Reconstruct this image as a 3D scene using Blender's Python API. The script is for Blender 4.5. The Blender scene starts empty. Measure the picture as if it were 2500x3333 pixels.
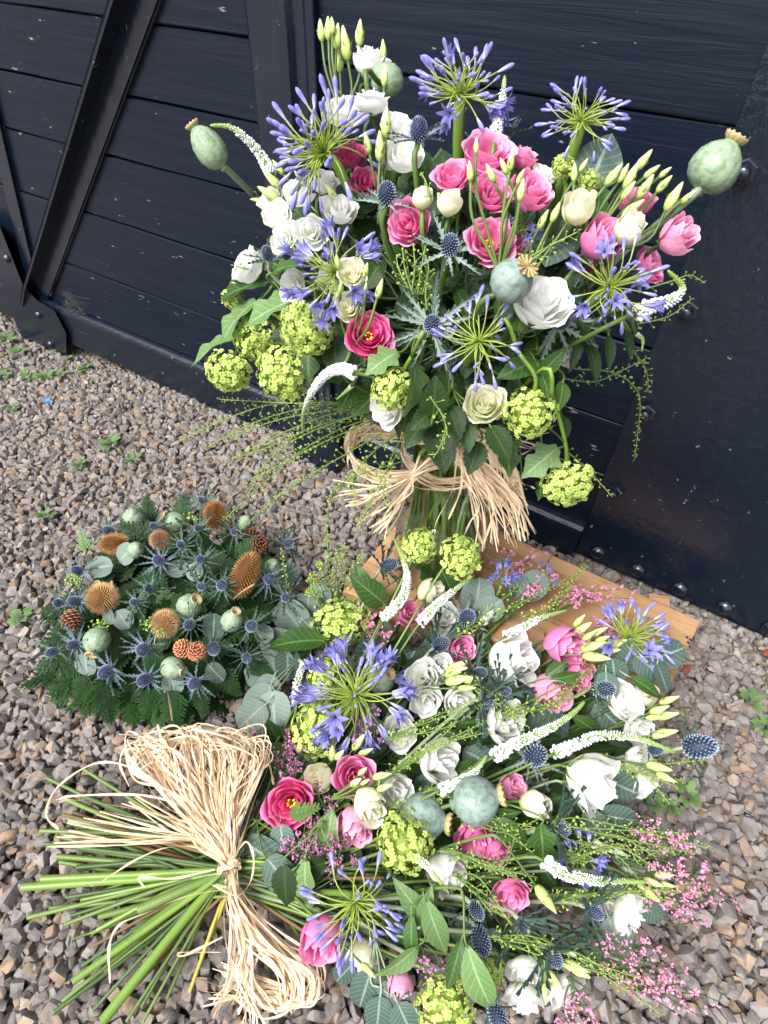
import bpy, math, random
import numpy as np
from mathutils import Matrix, Vector

random.seed(7)
rng = np.random.default_rng(7)
scene = bpy.context.scene
COL = scene.collection

# ------------------------------------------------------------------ camera, sky, sun, exposure
F = 1303 * 2500 / 1659            # focal length in units of the 2500 x 3333 frame
CX, CY = 1250.0, 1666.5
CAMP = np.array([0.0, 0.0, 1.1])
_n = np.array([-45 * 2500 / 1659, 1298 * 2500 / 1659, F]); _n /= np.linalg.norm(_n)
_u = np.array([2980 * 2500 / 1659, 1411 * 2500 / 1659, -F]); _u -= (_u @ _n) * _n; _u /= np.linalg.norm(_u)
RC = np.array([_u, np.cross(-_n, _u), -_n])      # camera (right, down, forward) -> world

cam = bpy.data.cameras.new('camera')
cam.sensor_fit = 'HORIZONTAL'; cam.sensor_width = 36.0
cam.lens = 36.0 * F / 2500.0
cam.clip_start = 0.02; cam.clip_end = 500
camo = bpy.data.objects.new('camera', cam); COL.objects.link(camo)
m = Matrix.Identity(4)
for i in range(3):
    m[i][0] = RC[i][0]; m[i][1] = -RC[i][1]; m[i][2] = -RC[i][2]; m[i][3] = CAMP[i]
camo.matrix_world = m
scene.camera = camo

SUN_EL, SUN_AZ = math.radians(53), math.radians(196)   # azimuth: compass from +Y towards +X
world = bpy.data.worlds.new('World'); scene.world = world; world.use_nodes = True
wn = world.node_tree.nodes; wl = world.node_tree.links
sky = wn.new('ShaderNodeTexSky'); sky.sky_type = 'NISHITA'; sky.sun_disc = False
sky.sun_elevation = SUN_EL; sky.sun_rotation = SUN_AZ
sky.air_density = 1.0; sky.dust_density = 4.0; sky.ozone_density = 1.0
hs = wn.new('ShaderNodeHueSaturation'); hs.inputs['Saturation'].default_value = 0.25
bg = wn['Background']; bg.inputs['Strength'].default_value = 0.15
wl.new(sky.outputs[0], hs.inputs['Color']); wl.new(hs.outputs[0], bg.inputs['Color'])
sun = bpy.data.lights.new('sun', 'SUN'); sun.energy = 2.05; sun.angle = math.radians(24); sun.color = (1.0, 0.965, 0.92)
suno = bpy.data.objects.new('sun', sun); COL.objects.link(suno)
sd = Vector((math.sin(SUN_AZ) * math.cos(SUN_EL), math.cos(SUN_AZ) * math.cos(SUN_EL), math.sin(SUN_EL)))
suno.rotation_euler = sd.to_track_quat('Z', 'Y').to_euler(); suno.location = (0, 0, 5)
vs = scene.view_settings
vs.view_transform = 'Standard'; vs.look = 'None'; vs.gamma = 1; vs.exposure = 1.22; vs.use_curve_mapping = False
try:
    scene.cycles.max_bounces = 12; scene.cycles.diffuse_bounces = 9; scene.cycles.transmission_bounces = 8; scene.cycles.glossy_bounces = 3; scene.cycles.transparent_max_bounces = 16
except Exception:
    pass

# ------------------------------------------------------------------ geometry of the view
def ray(u, v):
    return RC @ np.array([u - CX, v - CY, F]) / F          # one unit of depth
def atz(u, v, z=0.0):
    d = ray(u, v); return CAMP + d * ((z - CAMP[2]) / d[2])
def aty(u, v, y):
    d = ray(u, v); return CAMP + d * ((y - CAMP[1]) / d[1])
def depth(p):
    return float((RC.T @ (np.asarray(p) - CAMP))[2])
def proj(p):
    q = RC.T @ (np.asarray(p) - CAMP); return CX + F * q[0] / q[2], CY + F * q[1] / q[2]
def cdir(dx, dy, dc):
    d = RC @ np.array([dx, dy, -dc], float); return d / np.linalg.norm(d)
def unit(a):
    a = np.asarray(a, float); return a / (np.linalg.norm(a) + 1e-12)

# ------------------------------------------------------------------ mesh helpers
class MB:
    def __init__(s): s.V = []; s.F = []; s.t = []; s.w = []; s.n = 0
    def add(s, V, Fc, t=None, w=None):
        V = np.asarray(V, float); k = len(V)
        s.V.append(V); s.F += [tuple(i + s.n for i in f) for f in Fc]
        s.t.append(np.zeros(k) if t is None else np.broadcast_to(np.asarray(t, float), (k,)))
        s.w.append(np.zeros(k) if w is None else np.broadcast_to(np.asarray(w, float), (k,)))
        s.n += k; return s
    def mesh(s, name, mat, smooth=True):
        me = bpy.data.meshes.new(name)
        V = np.concatenate(s.V)
        me.from_pydata(V.tolist(), [], s.F)
        for nm, a in (('t', s.t), ('w', s.w)):
            at = me.attributes.new(nm, 'FLOAT', 'POINT'); at.data.foreach_set('value', np.concatenate(a).astype(np.float32))
        if smooth: me.polygons.foreach_set('use_smooth', [True] * len(me.polygons))
        if mat: me.materials.append(mat)
        me.update()
        return me

def gridf(a, b, wrap=False):
    f = []
    for i in range(a - 1):
        for j in range(b if wrap else b - 1):
            k = (j + 1) % b
            f.append((i * b + j, i * b + k, (i + 1) * b + k, (i + 1) * b + j))
    return f
def crom(P, n=6):
    P = [np.asarray(p, float) for p in P]
    if len(P) < 3:
        return np.array([P[0] + (P[1] - P[0]) * i / n for i in range(n + 1)])
    Q = [2 * P[0] - P[1]] + P + [2 * P[-1] - P[-2]]
    out = []
    for i in range(1, len(Q) - 2):
        a, b, c, d = Q[i - 1:i + 3]
        for k in range(n):
            s = k / n
            out.append(0.5 * (2 * b + (c - a) * s + (2 * a - 5 * b + 4 * c - d) * s * s + (3 * b - a - 3 * c + d) * s ** 3))
    out.append(P[-1]); return np.array(out)
def tube(P, r, n=6, cap=True):
    P = np.asarray(P, float); k = len(P)
    r = np.broadcast_to(np.asarray(r, float), (k,))
    T = np.gradient(P, axis=0); T /= np.linalg.norm(T, axis=1)[:, None] + 1e-12
    a = np.array([0, 0, 1.0]) if abs(T[0][2]) < .9 else np.array([1.0, 0, 0])
    X = unit(np.cross(T[0], a)); V = []
    for i in range(k):
        X = unit(X - T[i] * (X @ T[i])); Y = np.cross(T[i], X)
        for j in range(n):
            q = 2 * math.pi * j / n
            V.append(P[i] + r[i] * (X * math.cos(q) + Y * math.sin(q)))
    Fc = gridf(k, n, True)
    if cap: Fc += [tuple(range(n))[::-1], tuple(range((k - 1) * n, k * n))]
    return np.array(V), Fc, np.repeat(np.linspace(0, 1, k), n)
def lathe(prof, n=12, ribs=0, amp=0.0):
    V = []; t = []
    for i, (r, z) in enumerate(prof):
        for j in range(n):
            q = 2 * math.pi * j / n; rr = r * (1 + amp * math.cos(ribs * q))
            V.append((rr * math.cos(q), rr * math.sin(q), z)); t.append(i / (len(prof) - 1))
    return np.array(V), gridf(len(prof), n, True) + [tuple(range(n))[::-1], tuple(range((len(prof) - 1) * n, len(prof) * n))], np.array(t)
def box(x0, x1, y0, y1, z0, z1):
    V = [(x, y, z) for x in (x0, x1) for y in (y0, y1) for z in (z0, z1)]
    return np.array(V, float), [(0, 1, 3, 2), (4, 6, 7, 5), (0, 4, 5, 1), (2, 3, 7, 6), (0, 2, 6, 4), (1, 5, 7, 3)]
def ico(sub=1):
    g = (1 + 5 ** .5) / 2
    V = [(-1, g, 0), (1, g, 0), (-1, -g, 0), (1, -g, 0), (0, -1, g), (0, 1, g), (0, -1, -g), (0, 1, -g), (g, 0, -1), (g, 0, 1), (-g, 0, -1), (-g, 0, 1)]
    V = [unit(v) for v in V]
    Fc = [(0, 11, 5), (0, 5, 1), (0, 1, 7), (0, 7, 10), (0, 10, 11), (1, 5, 9), (5, 11, 4), (11, 10, 2), (10, 7, 6), (7, 1, 8), (3, 9, 4), (3, 4, 2), (3, 2, 6), (3, 6, 8), (3, 8, 9), (4, 9, 5), (2, 4, 11), (6, 2, 10), (8, 6, 7), (9, 8, 1)]
    for _ in range(sub):
        c = {}; nf = []
        def mid(a, b):
            k = (min(a, b), max(a, b))
            if k not in c: c[k] = len(V); V.append(unit(V[a] + V[b]))
            return c[k]
        for a, b, d in Fc:
            x, y, z = mid(a, b), mid(b, d), mid(d, a); nf += [(a, x, z), (b, y, x), (d, z, y), (x, y, z)]
        Fc = nf
    return np.array(V), Fc
ICO0, ICO1 = ico(0), ico(1)
def rotz_to(ax, roll=0.0):
    z = unit(ax); a = np.array([0, 0, 1.0]) if abs(z[2]) < .95 else np.array([0, 1.0, 0])
    x = unit(np.cross(a, z)); y = np.cross(z, x)
    c, s = math.cos(roll), math.sin(roll)
    return np.stack([x * c + y * s, y * c - x * s, z], 1)
def fr_leaf(d, nrm):                              # leaf frame: Y along d, Z along nrm
    y = unit(d); z = np.asarray(nrm, float); z = unit(z - y * (z @ y)); return np.stack([np.cross(y, z), y, z], 1)
def mat4(Rm, p, s=1.0):
    M = np.eye(4); M[:3, :3] = Rm * s; M[:3, 3] = p; return M

# ------------------------------------------------------------------ objects
WM = {}
def add(name, me, M=None, par=None, kind=None):
    o = bpy.data.objects.new(name, me); COL.objects.link(o)
    M = np.eye(4) if M is None else M
    if par is not None:
        o.parent = par; o.matrix_basis = Matrix((np.linalg.inv(WM[par.name]) @ M).tolist())
    else:
        o.matrix_basis = Matrix(M.tolist())
    WM[o.name] = M
    if kind: o['kind'] = kind
    return o
def thing(name, label, cat, p, group=None, me=None):
    M = np.eye(4); M[:3, 3] = p
    o = add(name, me, M)
    o['label'] = label; o['category'] = cat
    if group: o['group'] = group
    return o

# ------------------------------------------------------------------ materials
def newmat(name):
    mt = bpy.data.materials.new(name); mt.use_nodes = True
    nt = mt.node_tree; return mt, nt.nodes, nt.links, nt.nodes['Principled BSDF']
def N(ns, typ, **kw):
    nd = ns.new(typ)
    for k, v in kw.items():
        if hasattr(nd, k): setattr(nd, k, v)
        else: nd.inputs[k.replace('_', ' ')].default_value = v
    return nd
def ramp(ns, stops, interp='LINEAR'):
    r = ns.new('ShaderNodeValToRGB'); cr = r.color_ramp; cr.interpolation = interp
    while len(cr.elements) < len(stops): cr.elements.new(0.5)
    for e, (p, c) in zip(cr.elements, stops): e.position = p; e.color = (*c, 1)
    return r
def mixc(ns, ls, fac, a, b, mode='MIX'):
    x = ns.new('ShaderNodeMix'); x.data_type = 'RGBA'; x.blend_type = mode
    for s, v in ((x.inputs[0], fac), (x.inputs[6], a), (x.inputs[7], b)):
        if hasattr(v, 'is_linked') or hasattr(v, 'links'): ls.new(v, s)
        elif isinstance(v, (int, float)): s.default_value = v
        else: s.default_value = (*v, 1)
    return x.outputs[2]
def math_(ns, ls, op, a, b=None):
    x = ns.new('ShaderNodeMath'); x.operation = op
    for s, v in zip(x.inputs, (a, b)):
        if v is None: continue
        if isinstance(v, (int, float)): s.default_value = v
        else: ls.new(v, s)
    return x.outputs[0]
def organic(name, stops, transl=0.25, rough=0.5, spec=0.35, vary=0.18, veins=None, mottle=None, scale=60.0, bump=0.15, stripes=None, sheen=0.0):
    mt, ns, ls, p = newmat(name)
    at = N(ns, 'ShaderNodeAttribute', attribute_name='t'); aw = N(ns, 'ShaderNodeAttribute', attribute_name='w')
    col = ramp(ns, stops); ls.new(at.outputs['Fac'], col.inputs[0]); c = col.outputs[0]
    tc = ns.new('ShaderNodeTexCoord'); geo = ns.new('ShaderNodeNewGeometry')
    nz = N(ns, 'ShaderNodeTexNoise', Scale=scale, Detail=3.0); ls.new(geo.outputs['Position'], nz.inputs['Vector'])
    if veins:
        # light midrib and side veins from the leaf's own along/across coordinates
        side = math_(ns, ls, 'FRACT', math_(ns, ls, 'MULTIPLY', math_(ns, ls, 'SUBTRACT', at.outputs['Fac'], math_(ns, ls, 'MULTIPLY', aw.outputs['Fac'], 0.22)), 8.0))
        sv = math_(ns, ls, 'MULTIPLY', math_(ns, ls, 'LESS_THAN', side, 0.13), 0.55)
        mr = math_(ns, ls, 'LESS_THAN', aw.outputs['Fac'], 0.07)
        c = mixc(ns, ls, math_(ns, ls, 'MAXIMUM', sv, mr), c, veins)
    if stripes:
        sp = math_(ns, ls, 'SINE', math_(ns, ls, 'MULTIPLY', aw.outputs['Fac'], stripes[0]))
        c = mixc(ns, ls, math_(ns, ls, 'MULTIPLY', math_(ns, ls, 'GREATER_THAN', sp, 0.55), stripes[2]), c, stripes[1])
    if mottle:
        mz = N(ns, 'ShaderNodeTexNoise', Scale=mottle[1], Detail=5.0, Roughness=0.65); ls.new(geo.outputs['Position'], mz.inputs['Vector'])
        mr_ = ramp(ns, [(mottle[2], (0, 0, 0)), (mottle[2] + .18, (.6, .6, .6))]); ls.new(mz.outputs['Fac'], mr_.inputs[0])
        c = mixc(ns, ls, mr_.outputs[0], c, mottle[0])
    oi = ns.new('ShaderNodeObjectInfo')
    val = math_(ns, ls, 'ADD', math_(ns, ls, 'MULTIPLY', oi.outputs['Random'], vary), math_(ns, ls, 'MULTIPLY', nz.outputs['Fac'], vary))
    hv = ns.new('ShaderNodeHueSaturation'); ls.new(c, hv.inputs['Color'])
    ls.new(math_(ns, ls, 'ADD', val, 1.0 - vary), hv.inputs['Value'])
    ls.new(hv.outputs[0], p.inputs['Base Color'])
    p.inputs['Roughness'].default_value = rough; p.inputs['Specular IOR Level'].default_value = spec
    if sheen: p.inputs['Sheen Weight'].default_value = sheen
    if bump:
        b = N(ns, 'ShaderNodeBump', Strength=bump, Distance=0.002)
        n2 = N(ns, 'ShaderNodeTexNoise', Scale=260.0, Detail=2.0); ls.new(geo.outputs['Position'], n2.inputs['Vector'])
        ls.new(n2.outputs['Fac'], b.inputs['Height']); ls.new(b.outputs[0], p.inputs['Normal'])
    if transl:
        tr = ns.new('ShaderNodeBsdfTranslucent'); ls.new(hv.outputs[0], tr.inputs['Color'])
        mx = ns.new('ShaderNodeMixShader'); mx.inputs[0].default_value = transl
        ls.new(p.outputs[0], mx.inputs[1]); ls.new(tr.outputs[0], mx.inputs[2])
        ls.new(mx.outputs[0], ns['Material Output'].inputs['Surface'])
    return mt

M = {}
M['white'] = organic('white_petal', [(0, (.70, .76, .50)), (.28, (.83, .84, .76)), (.6, (.84, .84, .82)), (1, (.88, .88, .88))], .42, .5, .25, .04, stripes=(60.0, (.80, .81, .76), .3), bump=.3)
M['cream'] = organic('cream_petal', [(0, (.66, .70, .34)), (.35, (.78, .79, .50)), (.7, (.82, .81, .62)), (1, (.87, .85, .74))], .40, .5, .25, .05, stripes=(60.0, (.78, .78, .56), .3), bump=.3)
M['pink'] = organic('pink_petal', [(0, (.68, .46, .38)), (.25, (.74, .22, .44)), (.75, (.82, .25, .50)), (1, (.88, .46, .66))], .36, .5, .25, .14, stripes=(70.0, (.72, .17, .41), .35), bump=.35)
M['palepink'] = organic('pale_pink_petal', [(0, (.72, .56, .46)), (.3, (.80, .38, .54)), (.8, (.84, .37, .57)), (1, (.88, .52, .69))], .36, .5, .25, .12, stripes=(70.0, (.78, .30, .49), .35), bump=.35)
M['magenta'] = organic('magenta_petal', [(0, (.30, .03, .08)), (.3, (.66, .07, .25)), (.8, (.78, .10, .32)), (1, (.86, .28, .50))], .30, .5, .25, .12, stripes=(70.0, (.62, .05, .25), .35), bump=.35)
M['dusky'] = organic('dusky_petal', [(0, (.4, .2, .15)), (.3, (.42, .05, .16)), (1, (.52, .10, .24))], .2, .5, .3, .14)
M['stamen'] = organic('stamen', [(0, (.5, .5, .1)), (1, (.85, .62, .04))], 0, .6)
M['blue'] = organic('agapanthus_petal', [(0, (.60, .64, .56)), (.25, (.54, .54, .74)), (.6, (.27, .27, .66)), (1, (.25, .24, .60))], .28, .5, .25, .3, stripes=(22.0, (.13, .12, .45), .5))
M['pedicel'] = organic('pedicel', [(0, (.20, .30, .04)), (.6, (.26, .34, .06)), (1, (.20, .22, .10))], 0, .5)
M['stem'] = organic('green_stem', [(0, (.075, .13, .028)), (1, (.10, .155, .035))], 0, .45, .35, .45, scale=14, mottle=((.16, .17, .05), 60, .60))
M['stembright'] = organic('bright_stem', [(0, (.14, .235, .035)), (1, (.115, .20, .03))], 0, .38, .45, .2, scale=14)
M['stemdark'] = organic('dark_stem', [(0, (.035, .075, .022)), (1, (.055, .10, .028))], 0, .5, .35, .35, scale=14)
M['stemyellow'] = organic('yellow_stem', [(0, (.40, .32, .05)), (1, (.30, .27, .06))], 0, .5, .35, .3, scale=14, mottle=((.08, .05, .015), 55, .6))
M['stembrown'] = organic('brown_stem', [(0, (.16, .09, .04)), (1, (.12, .08, .035))], 0, .6, .3, .3, scale=20)
M['stemgrey'] = organic('grey_stem', [(0, (.26, .30, .22)), (1, (.2, .26, .15))], 0, .6, .3, .2)
M['cut'] = organic('cut_stem_face', [(0, (.45, .50, .25)), (1, (.45, .50, .25))], 0, .7)
M['bud'] = organic('bud_petal', [(0, (.33, .44, .10)), (.4, (.58, .66, .24)), (1, (.74, .74, .42))], .22, .45, .35, .14, stripes=(12.0, (.42, .52, .16), .5))
M['calyx'] = organic('calyx', [(0, (.10, .20, .035)), (1, (.20, .32, .07))], .15, .5)
M['pod'] = organic('poppy_pod', [(0, (.15, .22, .11)), (.5, (.22, .30, .20)), (1, (.20, .27, .185))], 0, .5, .35, .1, mottle=((.065, .12, .036), 110, .46), bump=.25)
M['podblue'] = organic('poppy_pod_blue', [(0, (.13, .19, .14)), (.5, (.19, .255, .225)), (1, (.18, .245, .22))], 0, .5, .35, .1, mottle=((.045, .085, .040), 110, .46), bump=.25)
M['podcrown'] = organic('poppy_crown', [(0, (.08, .05, .025)), (.5, (.28, .21, .09)), (1, (.42, .34, .17))], 0, .7)
M['holly'] = organic('sea_holly_cone', [(0, (.014, .026, .05)), (.5, (.035, .06, .13)), (1, (.36, .43, .54))], 0, .6, .3, .2)
M['hollyviolet'] = organic('sea_holly_cone_violet', [(0, (.018, .026, .06)), (.5, (.055, .07, .16)), (1, (.30, .34, .48))], 0, .6, .3, .2)
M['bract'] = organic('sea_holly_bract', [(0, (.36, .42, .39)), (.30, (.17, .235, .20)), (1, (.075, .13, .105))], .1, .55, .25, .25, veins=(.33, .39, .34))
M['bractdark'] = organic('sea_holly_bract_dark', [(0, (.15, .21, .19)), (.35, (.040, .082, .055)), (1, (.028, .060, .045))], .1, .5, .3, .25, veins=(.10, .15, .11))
M['bractblue'] = organic('sea_holly_bract_blue', [(0, (.16, .19, .28)), (.4, (.09, .13, .155)), (1, (.05, .09, .08))], .1, .5, .3, .25)
M['snow'] = organic('snowball_floret', [(0, (.24, .34, .05)), (.5, (.42, .55, .115)), (1, (.56, .67, .22))], .25, .5, .3, .2)
M['snowcore'] = organic('snowball_core', [(0, (.16, .26, .04)), (1, (.16, .26, .04))], 0, .7)
M['veron'] = organic('veronica_floret', [(0, (.20, .32, .06)), (.3, (.40, .50, .24)), (.45, (.74, .77, .72)), (1, (.82, .82, .84))], .1, .5, .3, .08)
M['veroncore'] = organic('veronica_axis', [(0, (.20, .33, .05)), (1, (.16, .24, .07))], 0, .6)
M['cress'] = organic('pennycress_pod', [(0, (.26, .40, .06)), (1, (.36, .50, .12))], .25, .5, .3, .2)
M['statice'] = organic('statice_floret', [(0, (.52, .20, .36)), (.6, (.70, .30, .48)), (1, (.76, .40, .40))], .2, .6, .2, .3)
M['staticem'] = organic('statice_floret_mauve', [(0, (.30, .14, .26)), (.6, (.48, .20, .38)), (1, (.66, .28, .32))], .2, .6, .2, .3)
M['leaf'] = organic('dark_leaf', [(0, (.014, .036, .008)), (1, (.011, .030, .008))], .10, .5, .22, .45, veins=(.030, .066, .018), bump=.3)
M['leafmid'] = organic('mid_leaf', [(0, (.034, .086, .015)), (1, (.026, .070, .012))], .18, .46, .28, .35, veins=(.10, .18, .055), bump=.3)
M['leaflight'] = organic('light_leaf', [(0, (.115, .20, .072)), (1, (.095, .175, .055))], .22, .5, .3, .3, veins=(.21, .30, .14), bump=.3)
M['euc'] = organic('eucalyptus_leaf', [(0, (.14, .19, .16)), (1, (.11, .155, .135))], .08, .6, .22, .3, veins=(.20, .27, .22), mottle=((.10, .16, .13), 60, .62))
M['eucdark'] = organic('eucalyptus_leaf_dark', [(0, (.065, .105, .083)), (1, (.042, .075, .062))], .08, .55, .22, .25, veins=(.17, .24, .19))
M['fern'] = organic('fern', [(0, (.013, .040, .010)), (1, (.018, .053, .012))], .12, .55, .16, .5)
M['moss'] = organic('moss', [(0, (.018, .030, .012)), (1, (.018, .030, .012))], 0, .9, .1, .3)
M['fernlight'] = organic('fern_light', [(0, (.08, .16, .04)), (1, (.11, .20, .055))], .15, .5, .35, .3)
M['teasel'] = organic('teasel', [(0, (.10, .04, .010)), (.45, (.30, .135, .042)), (1, (.46, .26, .11))], 0, .7, .2, .2)
M['teaselpale'] = organic('teasel_pale', [(0, (.18, .09, .03)), (.45, (.42, .25, .10)), (1, (.60, .42, .23))], 0, .7, .2, .2)
M['teaselbrown'] = organic('teasel_brown', [(0, (.12, .06, .03)), (.45, (.30, .16, .08)), (1, (.48, .30, .18))], 0, .7, .2, .2)
M['cone'] = organic('pine_cone', [(0, (.08, .03, .015)), (.6, (.24, .11, .05)), (1, (.42, .24, .13))], 0, .65, .3, .3)
M['conedark'] = organic('pine_cone_dark', [(0, (.04, .015, .01)), (.6, (.13, .05, .025)), (1, (.25, .11, .06))], 0, .65, .3, .3)
M['coneorange'] = organic('cone_orange', [(0, (.22, .07, .03)), (.6, (.45, .18, .09)), (1, (.55, .27, .15))], 0, .65, .3, .3)
M['raffia'] = organic('raffia', [(0, (.68, .52, .36)), (.5, (.77, .61, .44)), (1, (.71, .55, .38))], .2, .55, .3, .26, scale=40, stripes=(30.0, (.60, .43, .27), .35))
M['weed'] = organic('weed_leaf', [(0, (.075, .14, .045)), (1, (.12, .21, .07))], .2, .5, .3, .3)
M['redleaf'] = organic('red_leaf', [(0, (.13, .025, .012)), (1, (.18, .04, .018))], .1, .5)
M['web'] = organic('cobweb', [(0, (.14, .13, .12)), (1, (.14, .13, .12))], 0, .9, .1, 0, bump=0)
M['blueplastic'] = organic('blue_plastic', [(0, (.02, .16, .6)), (1, (.02, .2, .65))], 0, .4, .5)
M['redbrick'] = organic('red_brick', [(0, (.22, .03, .02)), (1, (.22, .03, .02))], 0, .8)

def paint(name, kind):
    mt, ns, ls, p = newmat(name)
    geo = ns.new('ShaderNodeNewGeometry'); oi = ns.new('ShaderNodeObjectInfo')
    mp = ns.new('ShaderNodeMapping'); ls.new(geo.outputs['Position'], mp.inputs['Vector'])
    off = ns.new('ShaderNodeCombineXYZ'); ls.new(math_(ns, ls, 'MULTIPLY', oi.outputs['Random'], 13.0), off.inputs[0]); ls.new(off.outputs[0], mp.inputs['Location'])
    if kind == 'wood': mp.inputs['Scale'].default_value = (3.0, 14, 60)
    elif kind == 'steel': mp.inputs['Scale'].default_value = (85, 85, 65)
    else: mp.inputs['Scale'].default_value = (26, 26, 12)
    nz = N(ns, 'ShaderNodeTexNoise', Scale=1.0, Detail=6.0, Roughness=.62, Distortion=.6 if kind == 'wood' else .3); ls.new(mp.outputs[0], nz.inputs['Vector'])
    big = N(ns, 'ShaderNodeTexNoise', Scale=3.0, Detail=2.0); ls.new(geo.outputs['Position'], big.inputs['Vector'])
    # chips and scuffs: sparse pale flecks stretched along the grain
    m2 = ns.new('ShaderNodeMapping'); ls.new(geo.outputs['Position'], m2.inputs['Vector']); m2.inputs['Scale'].default_value = (16, 16, 52) if kind == 'wood' else (45, 45, 40)
    ch = N(ns, 'ShaderNodeTexNoise', Scale=1.0, Detail=4.0, Roughness=.7); ls.new(m2.outputs[0], ch.inputs['Vector'])
    cr = ramp(ns, [(.675, (0, 0, 0)), (.70, (1, 1, 1))]); ls.new(ch.outputs['Fac'], cr.inputs[0])
    base = mixc(ns, ls, big.outputs['Fac'], (.0018, .0058, .0148), (.0038, .0077, .0165))
    base = mixc(ns, ls, math_(ns, ls, 'MULTIPLY', cr.outputs[0], .55), base, (.30, .29, .28))
    # thin dust film
    du = ramp(ns, [(.45, (0, 0, 0)), (.8, (1, 1, 1))]); ls.new(nz.outputs['Fac'], du.inputs[0])
    base = mixc(ns, ls, math_(ns, ls, 'MULTIPLY', du.outputs[0], .10), base, (.06, .058, .055))
    ls.new(base, p.inputs['Base Color'])
    rg = N(ns, 'ShaderNodeMapRange'); rg.inputs[3].default_value = {'wood': .20, 'steel': .12, 'iron': .10}[kind]; rg.inputs[4].default_value = {'wood': .40, 'steel': .22, 'iron': .24}[kind]; ls.new(big.outputs['Fac'], rg.inputs[0]); ls.new(rg.outputs[0], p.inputs['Roughness'])
    p.inputs['Specular IOR Level'].default_value = {'wood': .28, 'steel': .6, 'iron': .7}[kind]
    b = N(ns, 'ShaderNodeBump', Strength={'wood': .30, 'steel': .42, 'iron': .4}[kind], Distance=.004); ls.new(nz.outputs['Fac'], b.inputs['Height']); ls.new(b.outputs[0], p.inputs['Normal'])
    return mt
M['paintwood'] = paint('navy_paint_on_wood', 'wood'); M['paintsteel'] = paint('navy_paint_on_steel', 'steel'); M['paintiron'] = paint('navy_paint_on_iron', 'iron')

def boardmat():
    mt, ns, ls, p = newmat('pale_timber')
    tc = ns.new('ShaderNodeTexCoord'); mp = ns.new('ShaderNodeMapping'); ls.new(tc.outputs['Object'], mp.inputs['Vector']); mp.inputs['Scale'].default_value = (3.0, 46, 46)
    nz = N(ns, 'ShaderNodeTexNoise', Scale=1.0, Detail=7.0, Roughness=.65, Distortion=.9); ls.new(mp.outputs[0], nz.inputs['Vector'])
    c = ramp(ns, [(.28, (.21, .115, .058)), (.45, (.37, .225, .12)), (.62, (.47, .31, .175)), (.8, (.53, .37, .225))]); ls.new(nz.outputs['Fac'], c.inputs[0])
    bz = N(ns, 'ShaderNodeTexNoise', Scale=7.0, Detail=3.0); ls.new(tc.outputs['Object'], bz.inputs['Vector'])
    br = ramp(ns, [(.35, (.72, .62, .5)), (.7, (1, 1, 1))]); ls.new(bz.outputs['Fac'], br.inputs[0])
    col = mixc(ns, ls, 1.0, c.outputs[0], br.outputs[0], 'MULTIPLY')
    # dark scratches
    m3 = ns.new('ShaderNodeMapping'); ls.new(tc.outputs['Object'], m3.inputs['Vector']); m3.inputs['Scale'].default_value = (18, 90, 60)
    sz = N(ns, 'ShaderNodeTexNoise', Scale=1.0, Detail=3.0); ls.new(m3.outputs[0], sz.inputs['Vector'])
    sr = ramp(ns, [(.66, (0, 0, 0)), (.72, (1, 1, 1))]); ls.new(sz.outputs['Fac'], sr.inputs[0])
    col = mixc(ns, ls, math_(ns, ls, 'MULTIPLY', sr.outputs[0], .55), col, (.09, .05, .03))
    ls.new(col, p.inputs['Base Color']); p.inputs['Roughness'].default_value = .62; p.inputs['Specular IOR Level'].default_value = .3
    b = N(ns, 'ShaderNodeBump', Strength=.35, Distance=.002); ls.new(nz.outputs['Fac'], b.inputs['Height']); ls.new(b.outputs[0], p.inputs['Normal'])
    return mt
M['board'] = boardmat()

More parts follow.
